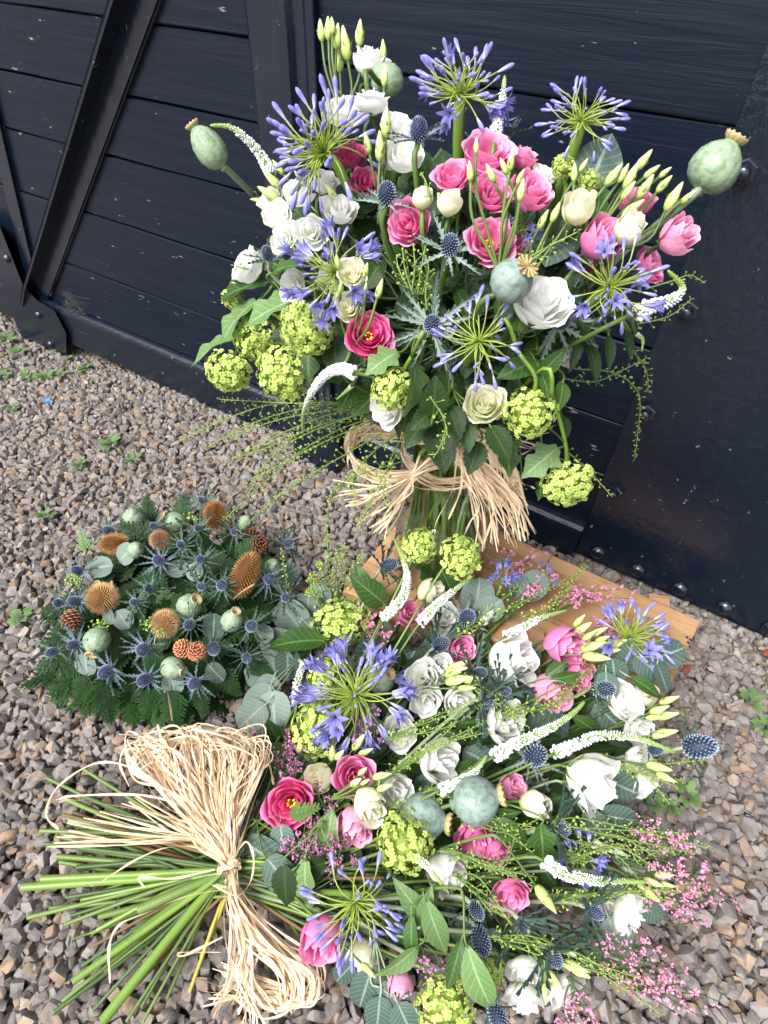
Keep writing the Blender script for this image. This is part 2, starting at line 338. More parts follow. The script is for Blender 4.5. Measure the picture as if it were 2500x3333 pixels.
def stonemat(name, sheet=False):
    mt, ns, ls, p = newmat(name)
    geo = ns.new('ShaderNodeNewGeometry'); oi = ns.new('ShaderNodeObjectInfo')
    stops = [(0, (.105, .092, .090)), (.10, (.150, .132, .126)), (.30, (.205, .184, .175)), (.5, (.168, .148, .140)), (.68, (.232, .214, .206)), (.80, (.182, .144, .124)), (.88, (.21, .145, .10)), (.95, (.25, .175, .115)), (.98, (.29, .225, .165)), (1, (.31, .27, .23))]
    if sheet:
        vo = N(ns, 'ShaderNodeTexVoronoi', Scale=52.0); ls.new(geo.outputs['Position'], vo.inputs['Vector'])
        sp = ns.new('ShaderNodeSeparateColor'); ls.new(vo.outputs['Color'], sp.inputs[0]); r = sp.outputs[0]
    else:
        r = math_(ns, ls, 'FRACT', math_(ns, ls, 'ADD', geo.outputs['Random Per Island'], oi.outputs['Random']))
    c = ramp(ns, stops); ls.new(r, c.inputs[0])
    nz = N(ns, 'ShaderNodeTexNoise', Scale=70.0, Detail=6.0, Roughness=.7); ls.new(geo.outputs['Position'], nz.inputs['Vector'])
    nr = ramp(ns, [(.3, (.50, .48, .46)), (.5, (.86, .86, .86)), (.72, (1.18, 1.16, 1.14))]); ls.new(nz.outputs['Fac'], nr.inputs[0])
    col = mixc(ns, ls, 1.0, c.outputs[0], nr.outputs[0], 'MULTIPLY')
    rz = N(ns, 'ShaderNodeTexNoise', Scale=38.0, Detail=3.0); ls.new(geo.outputs['Position'], rz.inputs['Vector'])
    rr = ramp(ns, [(.60, (0, 0, 0)), (.72, (1, 1, 1))]); ls.new(rz.outputs['Fac'], rr.inputs[0])
    col = mixc(ns, ls, math_(ns, ls, 'MULTIPLY', rr.outputs[0], .35), col, (.24, .15, .09))
    ls.new(col, p.inputs['Base Color']); p.inputs['Roughness'].default_value = .72; p.inputs['Specular IOR Level'].default_value = .35
    b = N(ns, 'ShaderNodeBump', Strength=.75, Distance=.003); ls.new(nz.outputs['Fac'], b.inputs['Height'])
    if sheet:
        b2 = N(ns, 'ShaderNodeBump', Strength=1.0, Distance=.02); ls.new(vo.outputs['Distance'], b2.inputs['Height']); b2.invert = True; ls.new(b2.outputs[0], b.inputs['Normal'])
    ls.new(b.outputs[0], p.inputs['Normal'])
    return mt
M['stone'] = stonemat('gravel_stone'); M['sheet'] = stonemat('gravel_ground', True)

def glassmat(name, tint, fac):
    mt, ns, ls, p = newmat(name); ns.remove(p)
    tr = ns.new('ShaderNodeBsdfTransparent'); tr.inputs[0].default_value = (*tint, 1)
    gl = ns.new('ShaderNodeBsdfGlossy'); gl.inputs['Roughness'].default_value = .02
    lw = N(ns, 'ShaderNodeLayerWeight', Blend=.5); mx = ns.new('ShaderNodeMixShader')
    ls.new(math_(ns, ls, 'ADD', .03, math_(ns, ls, 'MULTIPLY', math_(ns, ls, 'POWER', lw.outputs['Facing'], 3.0), fac)), mx.inputs[0]); ls.new(tr.outputs[0], mx.inputs[1]); ls.new(gl.outputs[0], mx.inputs[2])
    ls.new(mx.outputs[0], ns['Material Output'].inputs['Surface']); return mt
M['glass'] = glassmat('vase_glass', (.97, .99, .98), .85); M['water'] = glassmat('vase_water', (.95, .98, .95), .15)

# ------------------------------------------------------------------ ground and gravel
YW = 1.0815                                        # front of the wagon's planks
def sheet():
    xs = [-40, -6, -3, -1.5, 0, 1.5, 3, 6, 40]; ys = [-40, -6, -3, -1.5, 0, 1.5, 3, 6, 40]
    V = [(x, y, -.022 if x > -1 else -.125) for x in xs for y in ys]
    return MB().add(V, [(i * 9 + j, (i + 1) * 9 + j, (i + 1) * 9 + j + 1, i * 9 + j + 1) for i in range(8) for j in range(8)]).mesh('gravel_ground', M['sheet'], False)
ground = add('gravel_ground', sheet()); ground['kind'] = 'structure'; ground['label'] = 'grey and brown crushed stone ground beside the wagon'

import bmesh
def stone_shape(seed):
    # a chunk of crushed rock: convex hull of jittered block corners and a few points between them
    r = np.random.default_rng(seed)
    P = [np.array([sx, sy, sz]) * r.uniform(.45, .76, 3) for sx in (-1, 1) for sy in (-1, 1) for sz in (-1, 1)]
    P += [unit(r.normal(size=3)) * r.uniform(.85, 1.05) for _ in range(11)]
    P = np.array(P) * np.array([r.uniform(.95, 1.3), r.uniform(.75, 1.0), r.uniform(.55, .85)])
    bm = bmesh.new()
    for p in P: bm.verts.new(p)
    bmesh.ops.convex_hull(bm, input=bm.verts)
    bmesh.ops.delete(bm, geom=[v for v in bm.verts if not v.link_faces], context='VERTS')
    bmesh.ops.triangulate(bm, faces=bm.faces); bm.verts.index_update()
    V = np.array([v.co[:] for v in bm.verts]); Fc = [tuple(v.index for v in f.verts) for f in bm.faces]; bm.free()
    return V, Fc
STV = [stone_shape(100 + i) for i in range(40)]
def randrot(r):
    q = unit(r.normal(size=4)); w, x, y, z = q
    return np.array([[1 - 2 * (y * y + z * z), 2 * (x * y - z * w), 2 * (x * z + y * w)], [2 * (x * y + z * w), 1 - 2 * (x * x + z * z), 2 * (y * z - x * w)], [2 * (x * z - y * w), 2 * (y * z + x * w), 1 - 2 * (x * x + y * y)]])
def in_board(x, y):
    return False
stones = []
def gz(x):                                          # the gravel falls away a little towards the far end of the wagon
    q = min(1, max(0, (-.85 - x) / .45)); r = min(1, max(0, (-1.45 - x) / .6)); return -.050 * q * q * (3 - 2 * q) - .060 * r * r * (3 - 2 * r)
def atg(u, v, h=0.0):
    p = atz(u, v, h)
    for _ in range(4): p = atz(u, v, h + gz(p[0]))
    return p
r_ = np.random.default_rng(5)
for layer, (sp, zz) in enumerate(((.0155, -.014), (.0168, -.004))):
    nx, ny = int(4.5 / sp), int(2.2 / sp)
    for i in range(nx):
        for j in range(ny):
            x = -3.2 + (i + r_.uniform(-.45, .45)) * sp + (j % 2) * sp * .5; y = -.5 + (j + r_.uniform(-.45, .45)) * sp
            if y > 1.13: continue
            u, v = proj((x, y, 0))
            if depth((x, y, 0)) < .2 or not (-480 < u < 3150 and v < 4500): continue
            s = min(.019, .0114 * math.exp(r_.normal(0, .27)))
            stones.append((x, y, gz(x) + zz + r_.uniform(-.005, .006) + .004 * math.sin(x * 9) * math.cos(y * 7), s, r_.integers(40), randrot(r_), layer))
# the stones that show largest become pieces of the ground; the rest is one mass
S_POLY = ((560, 2350), (1150, 1750), (2250, 1980), (2250, 3000), (1700, 3333), (700, 3333), (120, 2450))
def covered(u, v):
    if (u - 545) ** 2 / 430 ** 2 + (v - 1985) ** 2 / 390 ** 2 < 1: return True
    if 850 < u < 2230 and v > 1850: return True
    if 100 < u < 950 and 2480 < v < 3333 and u > 140 + abs(v - 2850) * .3: return True
    return False
cand = []
for k, st in enumerate(stones):
    u, v = proj(st[:3])
    if st[6] == 1 and 10 < u < 2490 and 1000 < v < 3325 and not covered(u, v) and st[1] < 1.06:
        cand.append((st[3] / depth(st[:3]), k))
cand.sort(reverse=True); single = set(k for _, k in cand[:300])
STM = []
for V, Fc in STV:
    me_ = MB().add(V, Fc).mesh('stone', M['stone'], True); me_.set_sharp_from_angle(angle=math.radians(36)); STM.append(me_)
for k in sorted(single):
    x, y, z, s, vi, Rm, _ = stones[k]
    add('stone', STM[vi], mat4(Rm, (x, y, z), s), ground)
rest = [s for k, s in enumerate(stones) if k not in single]
VV = np.concatenate([STV[s[4]][0] @ s[5].T * s[3] + np.array(s[:3]) for s in rest]).astype(np.float32)
off_ = np.concatenate([[0], np.cumsum([len(STV[s[4]][0]) for s in rest])])
idx = np.concatenate([np.array(STV[s[4]][1]).ravel() + off_[i] for i, s in enumerate(rest)]).astype(np.int32)
gm = bpy.data.meshes.new('gravel'); gm.vertices.add(len(VV)); gm.vertices.foreach_set('co', VV.ravel())
gm.loops.add(len(idx)); gm.loops.foreach_set('vertex_index', idx)
gm.polygons.add(len(idx) // 3); gm.polygons.foreach_set('loop_start', np.arange(0, len(idx), 3, dtype=np.int32))
gm.polygons.foreach_set('use_smooth', np.ones(len(idx) // 3, bool)); gm.update(calc_edges=True); gm.set_sharp_from_angle(angle=math.radians(36)); gm.materials.append(M['stone'])
go = add('gravel', gm, None, ground, 'stuff')
print('stones', len(stones))

# ------------------------------------------------------------------ the wagon
wag = thing('wagon', 'dark navy painted wooden wagon side with iron braces and riveted steel plate', 'wagon', (-1.0, YW, 0))
def wpart(name, mb, mat, par=None, bev=0, smooth=False, label=None):
    o = add(name, mb.mesh(name, mat, smooth), None, par or wag)
    if bev:
        b = o.modifiers.new('bevel', 'BEVEL'); b.width = bev; b.segments = 2; b.limit_method = 'ANGLE'
    if label: o['label'] = label
    return o
def plank(x0, x1, z0, z1, jit):
    # a board with slightly wavy arrises, a few millimetres of unevenness, and a recessed joint to its neighbours
    n = max(6, int((x1 - x0) / .12)); xs = np.linspace(x0, x1, n); V = []
    for i, x in enumerate(xs):
        wob = rng.uniform(-.0012, .0012, 2)
        a, b = z0 + .0016 + wob[0], z1 - .0016 + wob[1]
        y = YW + jit
        V += [(x, YW + .03, a), (x, y + .003, a), (x, y, a + .003), (x, y, b - .002), (x, y + .003, b), (x, YW + .03, b)]
    Fc = gridf(n, 6) + [tuple(range(6)), tuple(range((n - 1) * 6, n * 6))[::-1]]
    return MB().add(V, Fc)
XP0, XP1 = -.985, -.828
for z0, z1 in ((.10, .27), (.27, .461), (.461, .634), (.634, .776), (.776, .917), (.917, 1.12), (1.12, 1.30)):
    wpart('plank', plank(-3.1, XP0 + .02, z0, z1, rng.uniform(-.002, .002)), M['paintwood'])
for z0, z1 in ((.06, .252), (.252, .384), (.384, .55), (.55, .72), (.72, .896), (.896, 1.09), (1.09, 1.30)):
    wpart('plank', plank(XP1 - .02, -.095, z0, z1, rng.uniform(-.002, .002)), M['paintwood'])
wpart('body_shell', MB().add(*box(-3.1, 1.3, YW + .034, 2.6, .0, 1.32)), M['paintwood'])
# upright channel post
def extrude_z(prof, z0, z1):
    n = len(prof); V = [(x, y, z0) for x, y in prof] + [(x, y, z1) for x, y in prof]
    return MB().add(V, [(i, (i + 1) % n, n + (i + 1) % n, n + i) for i in range(n)] + [tuple(range(n))[::-1], tuple(range(n, 2 * n))])
w_ = XP1 - XP0
prof = [(XP0, YW - .001), (XP0 + .012, YW - .028), (XP0 + .020, YW - .032), (XP0 + w_ * .55, YW - .032), (XP0 + w_ * .66, YW - .027), (XP0 + w_ * .74, YW - .015), (XP0 + w_ * .84, YW - .012), (XP0 + w_ * .90, YW - .018), (XP1, YW - .016), (XP1, YW + .03), (XP0, YW + .03)]
wpart('post', extrude_z(prof, .10, 1.30), M['paintiron'], bev=.003, smooth=False)
# sill beam along the foot with a rounded upper lip
bz0, bz1 = -.050, .098
prof = [(bz0, -.010), (bz0 + .004, -.020), (bz1 - .016, -.024), (bz1 - .006, -.021), (bz1, -.012), (bz1 + .002, .002), (bz1, .035), (bz0, .035)]
def extrude_x(prof, x0, x1, n=2):
    k = len(prof); V = [(x, YW + y, z) for x in np.linspace(x0, x1, n) for z, y in prof]
    return MB().add(V, gridf(n, k, True) + [tuple(range(k))[::-1], tuple(range((n - 1) * k, n * k))])
wpart('sill_beam', extrude_x(prof, -3.1, -.11), M['paintsteel'])
# diagonal angle-iron brace
def wall(u, v, d=0.0): return aty(u, v, YW - d)
def prism(front, back):
    n = len(front); V = list(front) + list(back)
    return MB().add(V, [(i, (i + 1) % n, n + (i + 1) % n, n + i) for i in range(n)][::-1] + [tuple(range(n)), tuple(range(n, 2 * n))[::-1]])
e = .6 * 1.0
def lerp(a, b, s): return np.asarray(a) * (1 - s) + np.asarray(b) * s
A0, A1 = wall(455, -60), wall(106, 985); A0 = A0 + (A0 - A1) * .25      # inner corner line
B0, B1 = wall(527, -60), wall(176, 965)      # right edge of the flat flange
dx = np.array([0, -1, 0])
n3 = np.cross(unit(A1 - A0), dx)
wid = .054
sidev = unit(np.cross(dx, unit(A1 - A0)))
if sidev[0] < 0: sidev = -sidev
fl = [A0 + dx * .004, A1 + dx * .004, A1 + sidev * wid + dx * .004, A0 + sidev * wid + dx * .004]
br = wpart('diagonal_brace', prism([p + dx * .010 for p in fl], [p - dx * .003 for p in fl]), M['paintiron'], bev=.003)
fw = .050
up = [A0 - sidev * .012, A1 - sidev * .012, A1 + dx * (fw * .75) - sidev * .012, A1 - unit(A1 - A0) * .1 + dx * fw - sidev * .012, A0 + dx * fw - sidev * .012]
wpart('brace_flange', prism([p + sidev * .012 for p in up], list(up)), M['paintiron'], br, bev=.003)
# gusset plate and the neighbouring strut at the foot of the brace
gp = [(-60, 700), (-8, 730), (75, 930), (128, 985), (172, 1010), (215, 1085), (214, 1185), (120, 1192), (88, 1150), (45, 1030), (0, 905), (-60, 880)]
gus = wpart('gusset_plate', prism([wall(u, v, .036) for u, v in gp], [wall(u, v, .0) for u, v in gp]), M['paintsteel'], bev=.004)
for a, b in (((-75, 190), (110, 960)),):
    P0, P1 = wall(*a), wall(*b); s2 = np.array([.05, 0, 0])
    q = [P0, P1, P1 + s2, P0 + s2]
    wpart('strut', prism([p + dx * .012 for p in q], [p - dx * .003 for p in q]), M['paintiron'], bev=.003)
def dome(r, h=.55, n=14):
    return lathe([(r * 1.02, 0), (r, .12 * r), (r * .88, .3 * r * 1.4), (r * .66, h * r * 1.1), (r * .36, h * r * 1.4), (.02 * r, h * r * 1.5)], n)
RIV = MB().add(*dome(.0185)).mesh('rivet', M['paintiron'])
RYM = rotz_to((0, -1, 0))
for u, v in ((24, 841), (127, 1025), (166, 1121)):
    add('rivet', RIV, mat4(RYM, wall(u, v, .036), .8), gus)
# foot bracket standing on the gravel
fa, fb = aty(965, 1490, 1.0)[0], aty(1110, 1585, 1.0)[0]
wpart('foot_bracket', MB().add(*box(fa, fb, .985, YW + .02, -.05, .155)), M['paintsteel'], bev=.012)
# riveted steel plate
pl = wpart('steel_plate', MB().add(*box(-.110, 1.25, YW - .011, YW + .03, .008, 1.30)), M['paintsteel'], bev=.003)
pts = [(0, 0, 0)]
for k in range(13):
    add('rivet', RIV, mat4(RYM, (-.061 + .0947 * k, YW - .011, .041 + rng.uniform(-.002, .002)), rng.uniform(.95, 1.05)), pl)
V, Fc, t = lathe([(.0185, 0), (.0185, .009), (.016, .011), (.0, .011)], 6)
HEX = MB().add(V, Fc).mesh('bolt', M['paintiron'], False)
V, Fc, t = lathe([(.0095, .009), (.0095, .020), (.008, .0225), (.0, .0225)], 12)
SHK = MB().add(V, Fc).mesh('bolt_shank', M['paintiron'])
for z in (1.06, .849, .641, .437, .231):
    b = add('bolt', HEX, mat4(rotz_to((0, -1, 0), rng.uniform(0, 1)), (-.0765, YW - .011, z)), pl)
    add('bolt_shank', SHK, WM[b.name], b)

# ------------------------------------------------------------------ timber plinth under the vase
BZ = .079
bc = [atz(2283, 2020, BZ), atz(2168, 2262, BZ)]
br_, fr_ = bc[0], bc[1]
dirb = unit((atz(1640, 1745, BZ) - br_) * np.array([1, 1, 0]))
Lb = .80
fl_ = atz(1113, 1925, BZ); bl_ = atz(1364, 1612, BZ)
PB = [br_, fr_, fl_, bl_]
board = thing('timber_plinth', 'pale orange timber plinth with rough grain standing on the gravel under the vase', 'timber block', (PB[0] + PB[2]) / 2 * np.array([1, 1, 0]))
ctr = (PB[0] + PB[2]) / 2; ang = math.atan2(-dirb[1], -dirb[0])
Rb = np.array([[math.cos(ang), -math.sin(ang), 0], [math.sin(ang), math.cos(ang), 0], [0, 0, 1]])
loc = [(p - ctr) @ Rb for p in PB]
def bpiece(name, a, b, z0, z1, ov=0.0, mat='board'):
    # a: fractions along, b: fractions across of the plinth's top quadrilateral
    def q(s, t_): return lerp(lerp(loc[0], loc[3], s), lerp(loc[1], loc[2], s), t_)
    c = [q(a[0], b[0]), q(a[0], b[1]), q(a[1], b[1]), q(a[1], b[0])]
    V = [np.array([p[0], p[1], z - BZ + 0]) for z in (z0, z1) for p in c]
    mb = MB().add(V, [(3, 2, 1, 0), (4, 5, 6, 7), (0, 1, 5, 4), (1, 2, 6, 5), (2, 3, 7, 6), (3, 0, 4, 7)])
    o = add(name, mb.mesh(name, M[mat], False), mat4(Rb, np.array([ctr[0], ctr[1], BZ])), board)
    bb = o.modifiers.new('bevel', 'BEVEL'); bb.width = .004; bb.segments = 2
    return o
bpiece('top_board', (0, 1), (0, 1), .030, BZ)
bpiece('lower_board', (.004, .996), (.02, .98), -.02, .0285)
# nail heads near the end
NAIL = MB().add(*lathe([(.0032, 0), (.0028, .001), (0, .0012)], 8)[:2]).mesh('nail', M['paintiron'])
for u, v in ((2236, 2075), (2247, 2083), (2240, 2092)):
    add('nail', NAIL, mat4(np.eye(3), atz(u, v, BZ)), board)
wc = thing('wood_offcut', 'small square wood offcut lying under the plate behind the plinth', 'wood offcut', atz(2140, 1962, .03))
o = add('block', MB().add(*box(-.022, .022, -.013, .013, -.02, .012)).mesh('block', M['board'], False), mat4(rotz_to((.1, -.2, 1), .4), atz(2140, 1962, .035)), wc)

# ------------------------------------------------------------------ weeds and scraps on the gravel
def leafm(L, W, shape='ovate', nu=9, nv=5, fold=.15, curl=.25, serr=0.0, lob=0, mat=None, name='leaf', wav=0.0, seed=0):
    rr = np.random.default_rng(seed); V = []; t = []; w = []
    for i in range(nu):
        u = i / (nu - 1)
        if shape == 'ovate': h = (math.sin(math.pi * min(1, u * .97 + .03) ** .78)) ** .85
        elif shape == 'round': h = math.sqrt(max(0, 1 - (2 * u - 1) ** 2)) ** .9
        elif shape == 'lance': h = (math.sin(math.pi * (u * .96 + .03) ** .9)) ** 1.1
        elif shape == 'lobed': h = (math.sin(math.pi * (u * .97 + .03) ** .8)) ** .8 * (1 + .28 * math.cos(u * 2 * math.pi * 2.6 + 1.2))
        elif shape == 'spiny': h = (1 - u) ** .55 * (.45 + .55 * (i % 2)) * (.6 + .4 * min(1, u * 5))
        if u >= .999: h = .01
        h = max(h, .015)
        if serr and 0 < i < nu - 1: h *= 1 + serr * (1 if i % 2 else -1)
        for j in range(nv):
            v = 2 * j / (nv - 1) - 1
            x = v * h * W / 2
            yo = (.5 * serr * L / nu * (1 if i % 2 else -1) * abs(v)) if serr else 0
            z = fold * abs(x) - curl * L * u * u + wav * L * math.sin(u * 9 + v * 2) * abs(v)
            V.append((x, L * u + yo, z)); t.append(u); w.append(abs(v))
    return MB().add(V, gridf(nu, nv), t, w).mesh(name, mat)
WLM = [leafm(1, .62, 'lobed', 9, 3, .2, .3, 0, mat=M['weed'], seed=i) for i in range(2)]
weeds = [(20, 1110, 34, 'feathery green weed against the gusset plate'), (62, 1150, 30, 'small weed rosette close beside the gusset plate'), (193, 1142, 26, 'pale weed sprig in front of the gusset plate foot'), (222, 1172, 24, 'weed sprig in the dark gap beside the gusset plate'), (90, 1232, 34, 'bright green weed growing between stones nearest the planks'), (150, 1232, 32, 'weed with one broad leaf between two tiny weeds'), (192, 1225, 32, 'upright weed among stones below the sill beam'), (280, 1202, 26, 'faint weed under the sill beam shadow'), (10, 1225, 30, 'weed at the picture edge below the gusset plate'), (45, 1330, 26, 'pale weed beside the blue plastic scrap'), (362, 1448, 42, 'bright clover-like weed alone on the open gravel'), (432, 1502, 30, 'dull weed under the trailing sprays'), (262, 1515, 30, 'dark weed in the open gravel above the wreath'), (150, 1680, 32, 'thin weed on the gravel above the wreath'), (72, 2012, 44, 'broad-leaved weed beside the pine cone of the wreath'), (610, 2348, 28, 'weed between the wreath and the raffia'), (2442, 2285, 44, 'pale green weed near the picture edge beside the plinth'), (2488, 2368, 40, 'weed below the pale green weed near the plinth'), (2235, 2590, 46, 'green weed under the sheaf flower heads on the gravel'), (2125, 2612, 44, 'dark clover weed beside the white lisianthus'), (2185, 2625, 30, 'tiny weed between two larger weeds by the sheaf')]
for u, v, s, lab in weeds:
    p = atg(u, v, .008); d = depth(p); R_ = s * d / F
    t_ = thing('weed', lab, 'weed', p, 'weeds growing through the gravel')
    k = random.randint(7, 10)
    for i in range(k):
        a = 2 * math.pi * i / k + random.uniform(-.3, .3); el = random.uniform(.15, .9)
        dd = np.array([math.cos(a) * math.cos(el), math.sin(a) * math.cos(el), math.sin(el)])
        add('leaf', random.choice(WLM), mat4(fr_leaf(dd, (0, 0, 1)), p + dd * R_ * .25, R_ * random.uniform(.6, 1.0)), t_)
# scraps
p = atg(157, 1305, .012)
t_ = thing('plastic_scrap', 'crumpled bright blue plastic scrap on the gravel', 'plastic scrap', p)
V, Fc = ICO1; V = V * rng.uniform(.4, 1.2, (42, 1)) * np.array([.016, .012, .008])
add('scrap', MB().add(V, Fc).mesh('scrap', M['blueplastic'], False), mat4(np.eye(3), p), t_)
p = aty(290, 1132, YW + .02); p[2] = max(p[2], .01)
t_ = thing('brick_fragment', 'dark red brick fragment in the gap under the sill beam', 'brick', p)
o = add('fragment', MB().add(*box(-.035, .035, -.02, .02, -.03, .02)).mesh('fragment', M['redbrick'], False), mat4(np.eye(3), p), t_)
for (u, v, lab) in ((2485, 2132, 'dry red leaf on the gravel at the picture edge'), (2222, 2190, 'small red leaf beside the end of the timber plinth')):
    p = atz(u, v, .016); t_ = thing('dry_leaf', lab, 'leaf', p)
    add('blade', leafm(.022, .014, 'ovate', mat=M['redleaf'], name='blade', curl=.3, fold=.5), mat4(fr_leaf((.3, .5, .4), (.2, -.4, 1)), p), t_)
# cobweb in the corner of brace and sill
p = wall(330, 1010, .02)
t_ = thing('cobweb', 'dusty grey cobweb stretched between brace foot and sill beam', 'cobweb', p)
mb = MB()
for k in range(80):
    a = lerp(wall(205 + rng.uniform(-5, 30), 935 + rng.uniform(-10, 130), .02), wall(200, 1010, .025), rng.random() * .3)
    b = wall(265 + rng.uniform(-50, 30), 1000 + rng.uniform(-30, 80), .004 + rng.uniform(0, .02))
    mm = (a + b) / 2 + np.array([0, 0, -.004])
    mb.add(*tube(crom([a, mm, b], 3), .00016, 3, False))
add('threads', mb.mesh('threads', M['web']), None, t_, 'stuff')

# ------------------------------------------------------------------ where the flowers sit
CV, RV = np.array([-.352, .79, .655]), np.array([.355, .25, .345])
VB0 = np.array([-.348, .808, BZ])                 # foot of the vase
NECK = np.array([-.352, .80, .405])
CS, RS = np.array([-.02, .46, .0]), np.array([.43, .43, .15])
TIE = atz(746, 2824, .055)
CW = atz(548, 1990, .05); 
def hitE(u, v, c, r, shrink=1.0):
    d = unit(ray(u, v)); o = (CAMP - c) / (r * shrink); k = d / (r * shrink)
    a, b, q = k @ k, o @ k, o @ o - 1
    D = b * b - a * q
    return d, ((-b - math.sqrt(D)) / a if D > 0 else -b / a), D > 0
def over_board(p):
    q = (np.asarray(p) - ctr) @ Rb
    return -.46 < q[0] < .40 and -.17 < q[1] < .17
def hitV(u, v, lift=0):
    d, t, ok = hitE(u, v, CV, RV); p = CAMP + d * (t - lift)
    if p[1] > YW - .075: p = aty(u, v, YW - .075)
    return p
def hitS(u, v, lift=0):
    d, t, ok = hitE(u, v, CS, RS); p = CAMP + d * t
    zm = .045
    pb = atz(u, v, BZ + .05)
    if over_board(pb): zm = BZ + .05
    if not ok or p[2] < zm: p = atz(u, v, zm)
    return p - d * lift
WR0 = .155; WRT = .075
def hitW(u, v, lift=0):
    z = .07
    for _ in range(3):
        p = atz(u, v, z); rr = math.hypot(p[0] - CW[0], p[1] - CW[1])
        q = 1 - ((rr - .12) / .13) ** 2; z = .045 + .055 * math.sqrt(max(q, .0))
    return p - unit(ray(u, v)) * lift
HIT = {'V': hitV, 'S': hitS, 'W': hitW}
def px(p, s): return s * depth(p) / F

CTX = {'w': 'V'}
cuts = []                                           # cut stem ends of the sheaf, filled further down
def stem_path(where, b, ax):
    if where == 'V':
        q = NECK + np.array([rng.normal(0, .030), rng.normal(0, .024), rng.uniform(-.02, .02)])
        a = rng.uniform(0, 2 * math.pi); rr = .105 * math.sqrt(rng.uniform(.1, 1))
        hb = (b - NECK)[:2]; hb = hb / (np.linalg.norm(hb) + 1e-6)
        f = np.array([VB0[0] - hb[0] * .022 + rr * .80 * math.cos(a), VB0[1] - hb[1] * .022 + rr * .80 * math.sin(a), BZ + .014 + rng.uniform(0, .03)])
        mid = lerp(b, q, .5) + np.array([0, 0, .01]) - ax * .01
        return crom([b, b - ax * min(.04, .3 * np.linalg.norm(b - q)), mid, q, lerp(q, f, .5), f], 4)
    if where == 'S':
        q = TIE + np.array([rng.normal(0, .012), rng.normal(0, .016), rng.uniform(-.02, .012)])
        mid = lerp(b, q, .5); mid[2] = min(mid[2], .06) if not over_board(mid) else mid[2]
        s1 = lerp(b - ax * .012, q, .06); s1[2] = max(s1[2] - .008, .02)
        P = [b, s1, mid, q]
        if cuts:
            e, rad, mt = cuts.pop(0)
            return crom(P, 5), crom([q, lerp(q, e, .5) + np.array([0, 0, rng.uniform(-.004, .008)]), e], 6), rad, mt
        return crom(P, 5)
    p = b - np.array([0, 0, .04]) * 1.0
    return crom([b, b - ax * .02, b - ax * .03 - np.array([0, 0, .02])], 3)
def add_stem(root, where, b, ax, r, mat='stem'):
    P = stem_path(where, b, ax)
    if isinstance(P, tuple):
        head, tail, rad, mt = P
        V, Fc, t = tube(head, np.linspace(r, min(r * 1.3, rad), len(head)), 6)
        add('stem', MB().add(V, Fc, t).mesh('stem', M[mat]), None, root)
        tt = np.linspace(rad * .9, rad, len(tail))
        k = len(tail) // 2; tt[k] *= 1.28 if rad < .005 else 1.0
        V, Fc, t = tube(tail, tt, 8, False)
        o = add('cut_stem', MB().add(V, Fc, t).mesh('cut_stem', M[mt]), None, root)
        V, Fc, t = tube([tail[-1] + unit(tail[-1] - tail[-2]) * .0001, tail[-1] - unit(tail[-1] - tail[-2]) * .001], rad * .985, 8, True)
        add('cut_face', MB().add(V, Fc, t).mesh('cut_face', M['cut'], False), None, o)
        return
    V, Fc, t = tube(P, r, 6)
    add('stem', MB().add(V, Fc, t).mesh('stem', M[mat]), None, root)

# ------------------------------------------------------------------ roses and lisianthus
def bloom_petals(Np, H, op, ruf, mat, seed, s0=0.0, flare=.16, name='petal', rmin=.05, bot=.0):
    r = np.random.default_rng(seed); out = []
    nu, nv = 9, 9
    for i in range(Np):
        s = s0 + (1 - s0) * i / max(1, Np - 1)
        rt = .5 * (rmin + (1 - rmin) * s ** .95) * r.uniform(.95, 1.05)
        hz = H * (1.0 - .30 * op * s ** 1.6) * r.uniform(.93, 1.06)
        span = 1.45 - .33 * s; ph0 = i * 2.39996 + r.uniform(-.25, .25); ph = r.uniform(0, 6.28)
        back = (1 - op) * .38; V = []; t = []; w = []
        asym = r.uniform(-.12, .12); kk = r.uniform(3.5, 6.5)
        for a in range(nu):
            for b in range(nv):
                v = 2 * b / (nv - 1) - 1
                uu = a / (nu - 1)
                ue = uu * (1 - .09 * v * v - .13 * abs(v) ** 5 + asym * v * .4)
                wu = (math.sin(math.pi * (.13 + .62 * uu))) ** .7
                phi = ph0 + v * span * wu
                rr = rt * math.sin(math.pi * .5 * min(1.0, ue * 1.30 + .06) * (1 + back * ue)) ** .75
                fl = max(0, ue - .62) / .38
                rr += flare * op * s * fl ** 2 * (1 + .5 * math.sin(kk * v + ph)) + .02 * v * v * s
                rr += ruf * fl * math.sin(kk * 1.7 * v + ph) * .5
                z = hz * ue ** 1.08 - .13 * op * s * fl ** 2 + ruf * .5 * fl * math.cos(kk * 1.4 * v + ph * 2)
                V.append((rr * math.cos(phi), rr * math.sin(phi), z)); t.append(uu); w.append(abs(v))
        out.append(MB().add(V, gridf(nu, nv), t, w).mesh(name, M[mat]))
    return out
def lance_ring(n, L, W, up, mat, name, seed=0, r0=.06):
    r = np.random.default_rng(seed); mb = MB()
    for i in range(n):
        a = 2 * math.pi * i / n + r.uniform(-.2, .2); V = []; t = []
        e = up + r.uniform(-.25, .25)
        for k in range(5):
            u = k / 4; wd = W * math.sin(math.pi * (u * .9 + .1)) * .5 if k < 4 else .002
            rad = r0 + L * u * math.cos(e); z = L * u * math.sin(e) - .12 * L * u * u
            for sg in (-1, 0, 1):
                V.append((rad * math.cos(a) - sg * wd * math.sin(a), rad * math.sin(a) + sg * wd * math.cos(a), z + .02 * abs(sg))); t.append(u)
        mb.add(V, gridf(5, 3), t)
    return mb.mesh(name, M[mat])
BL = {}
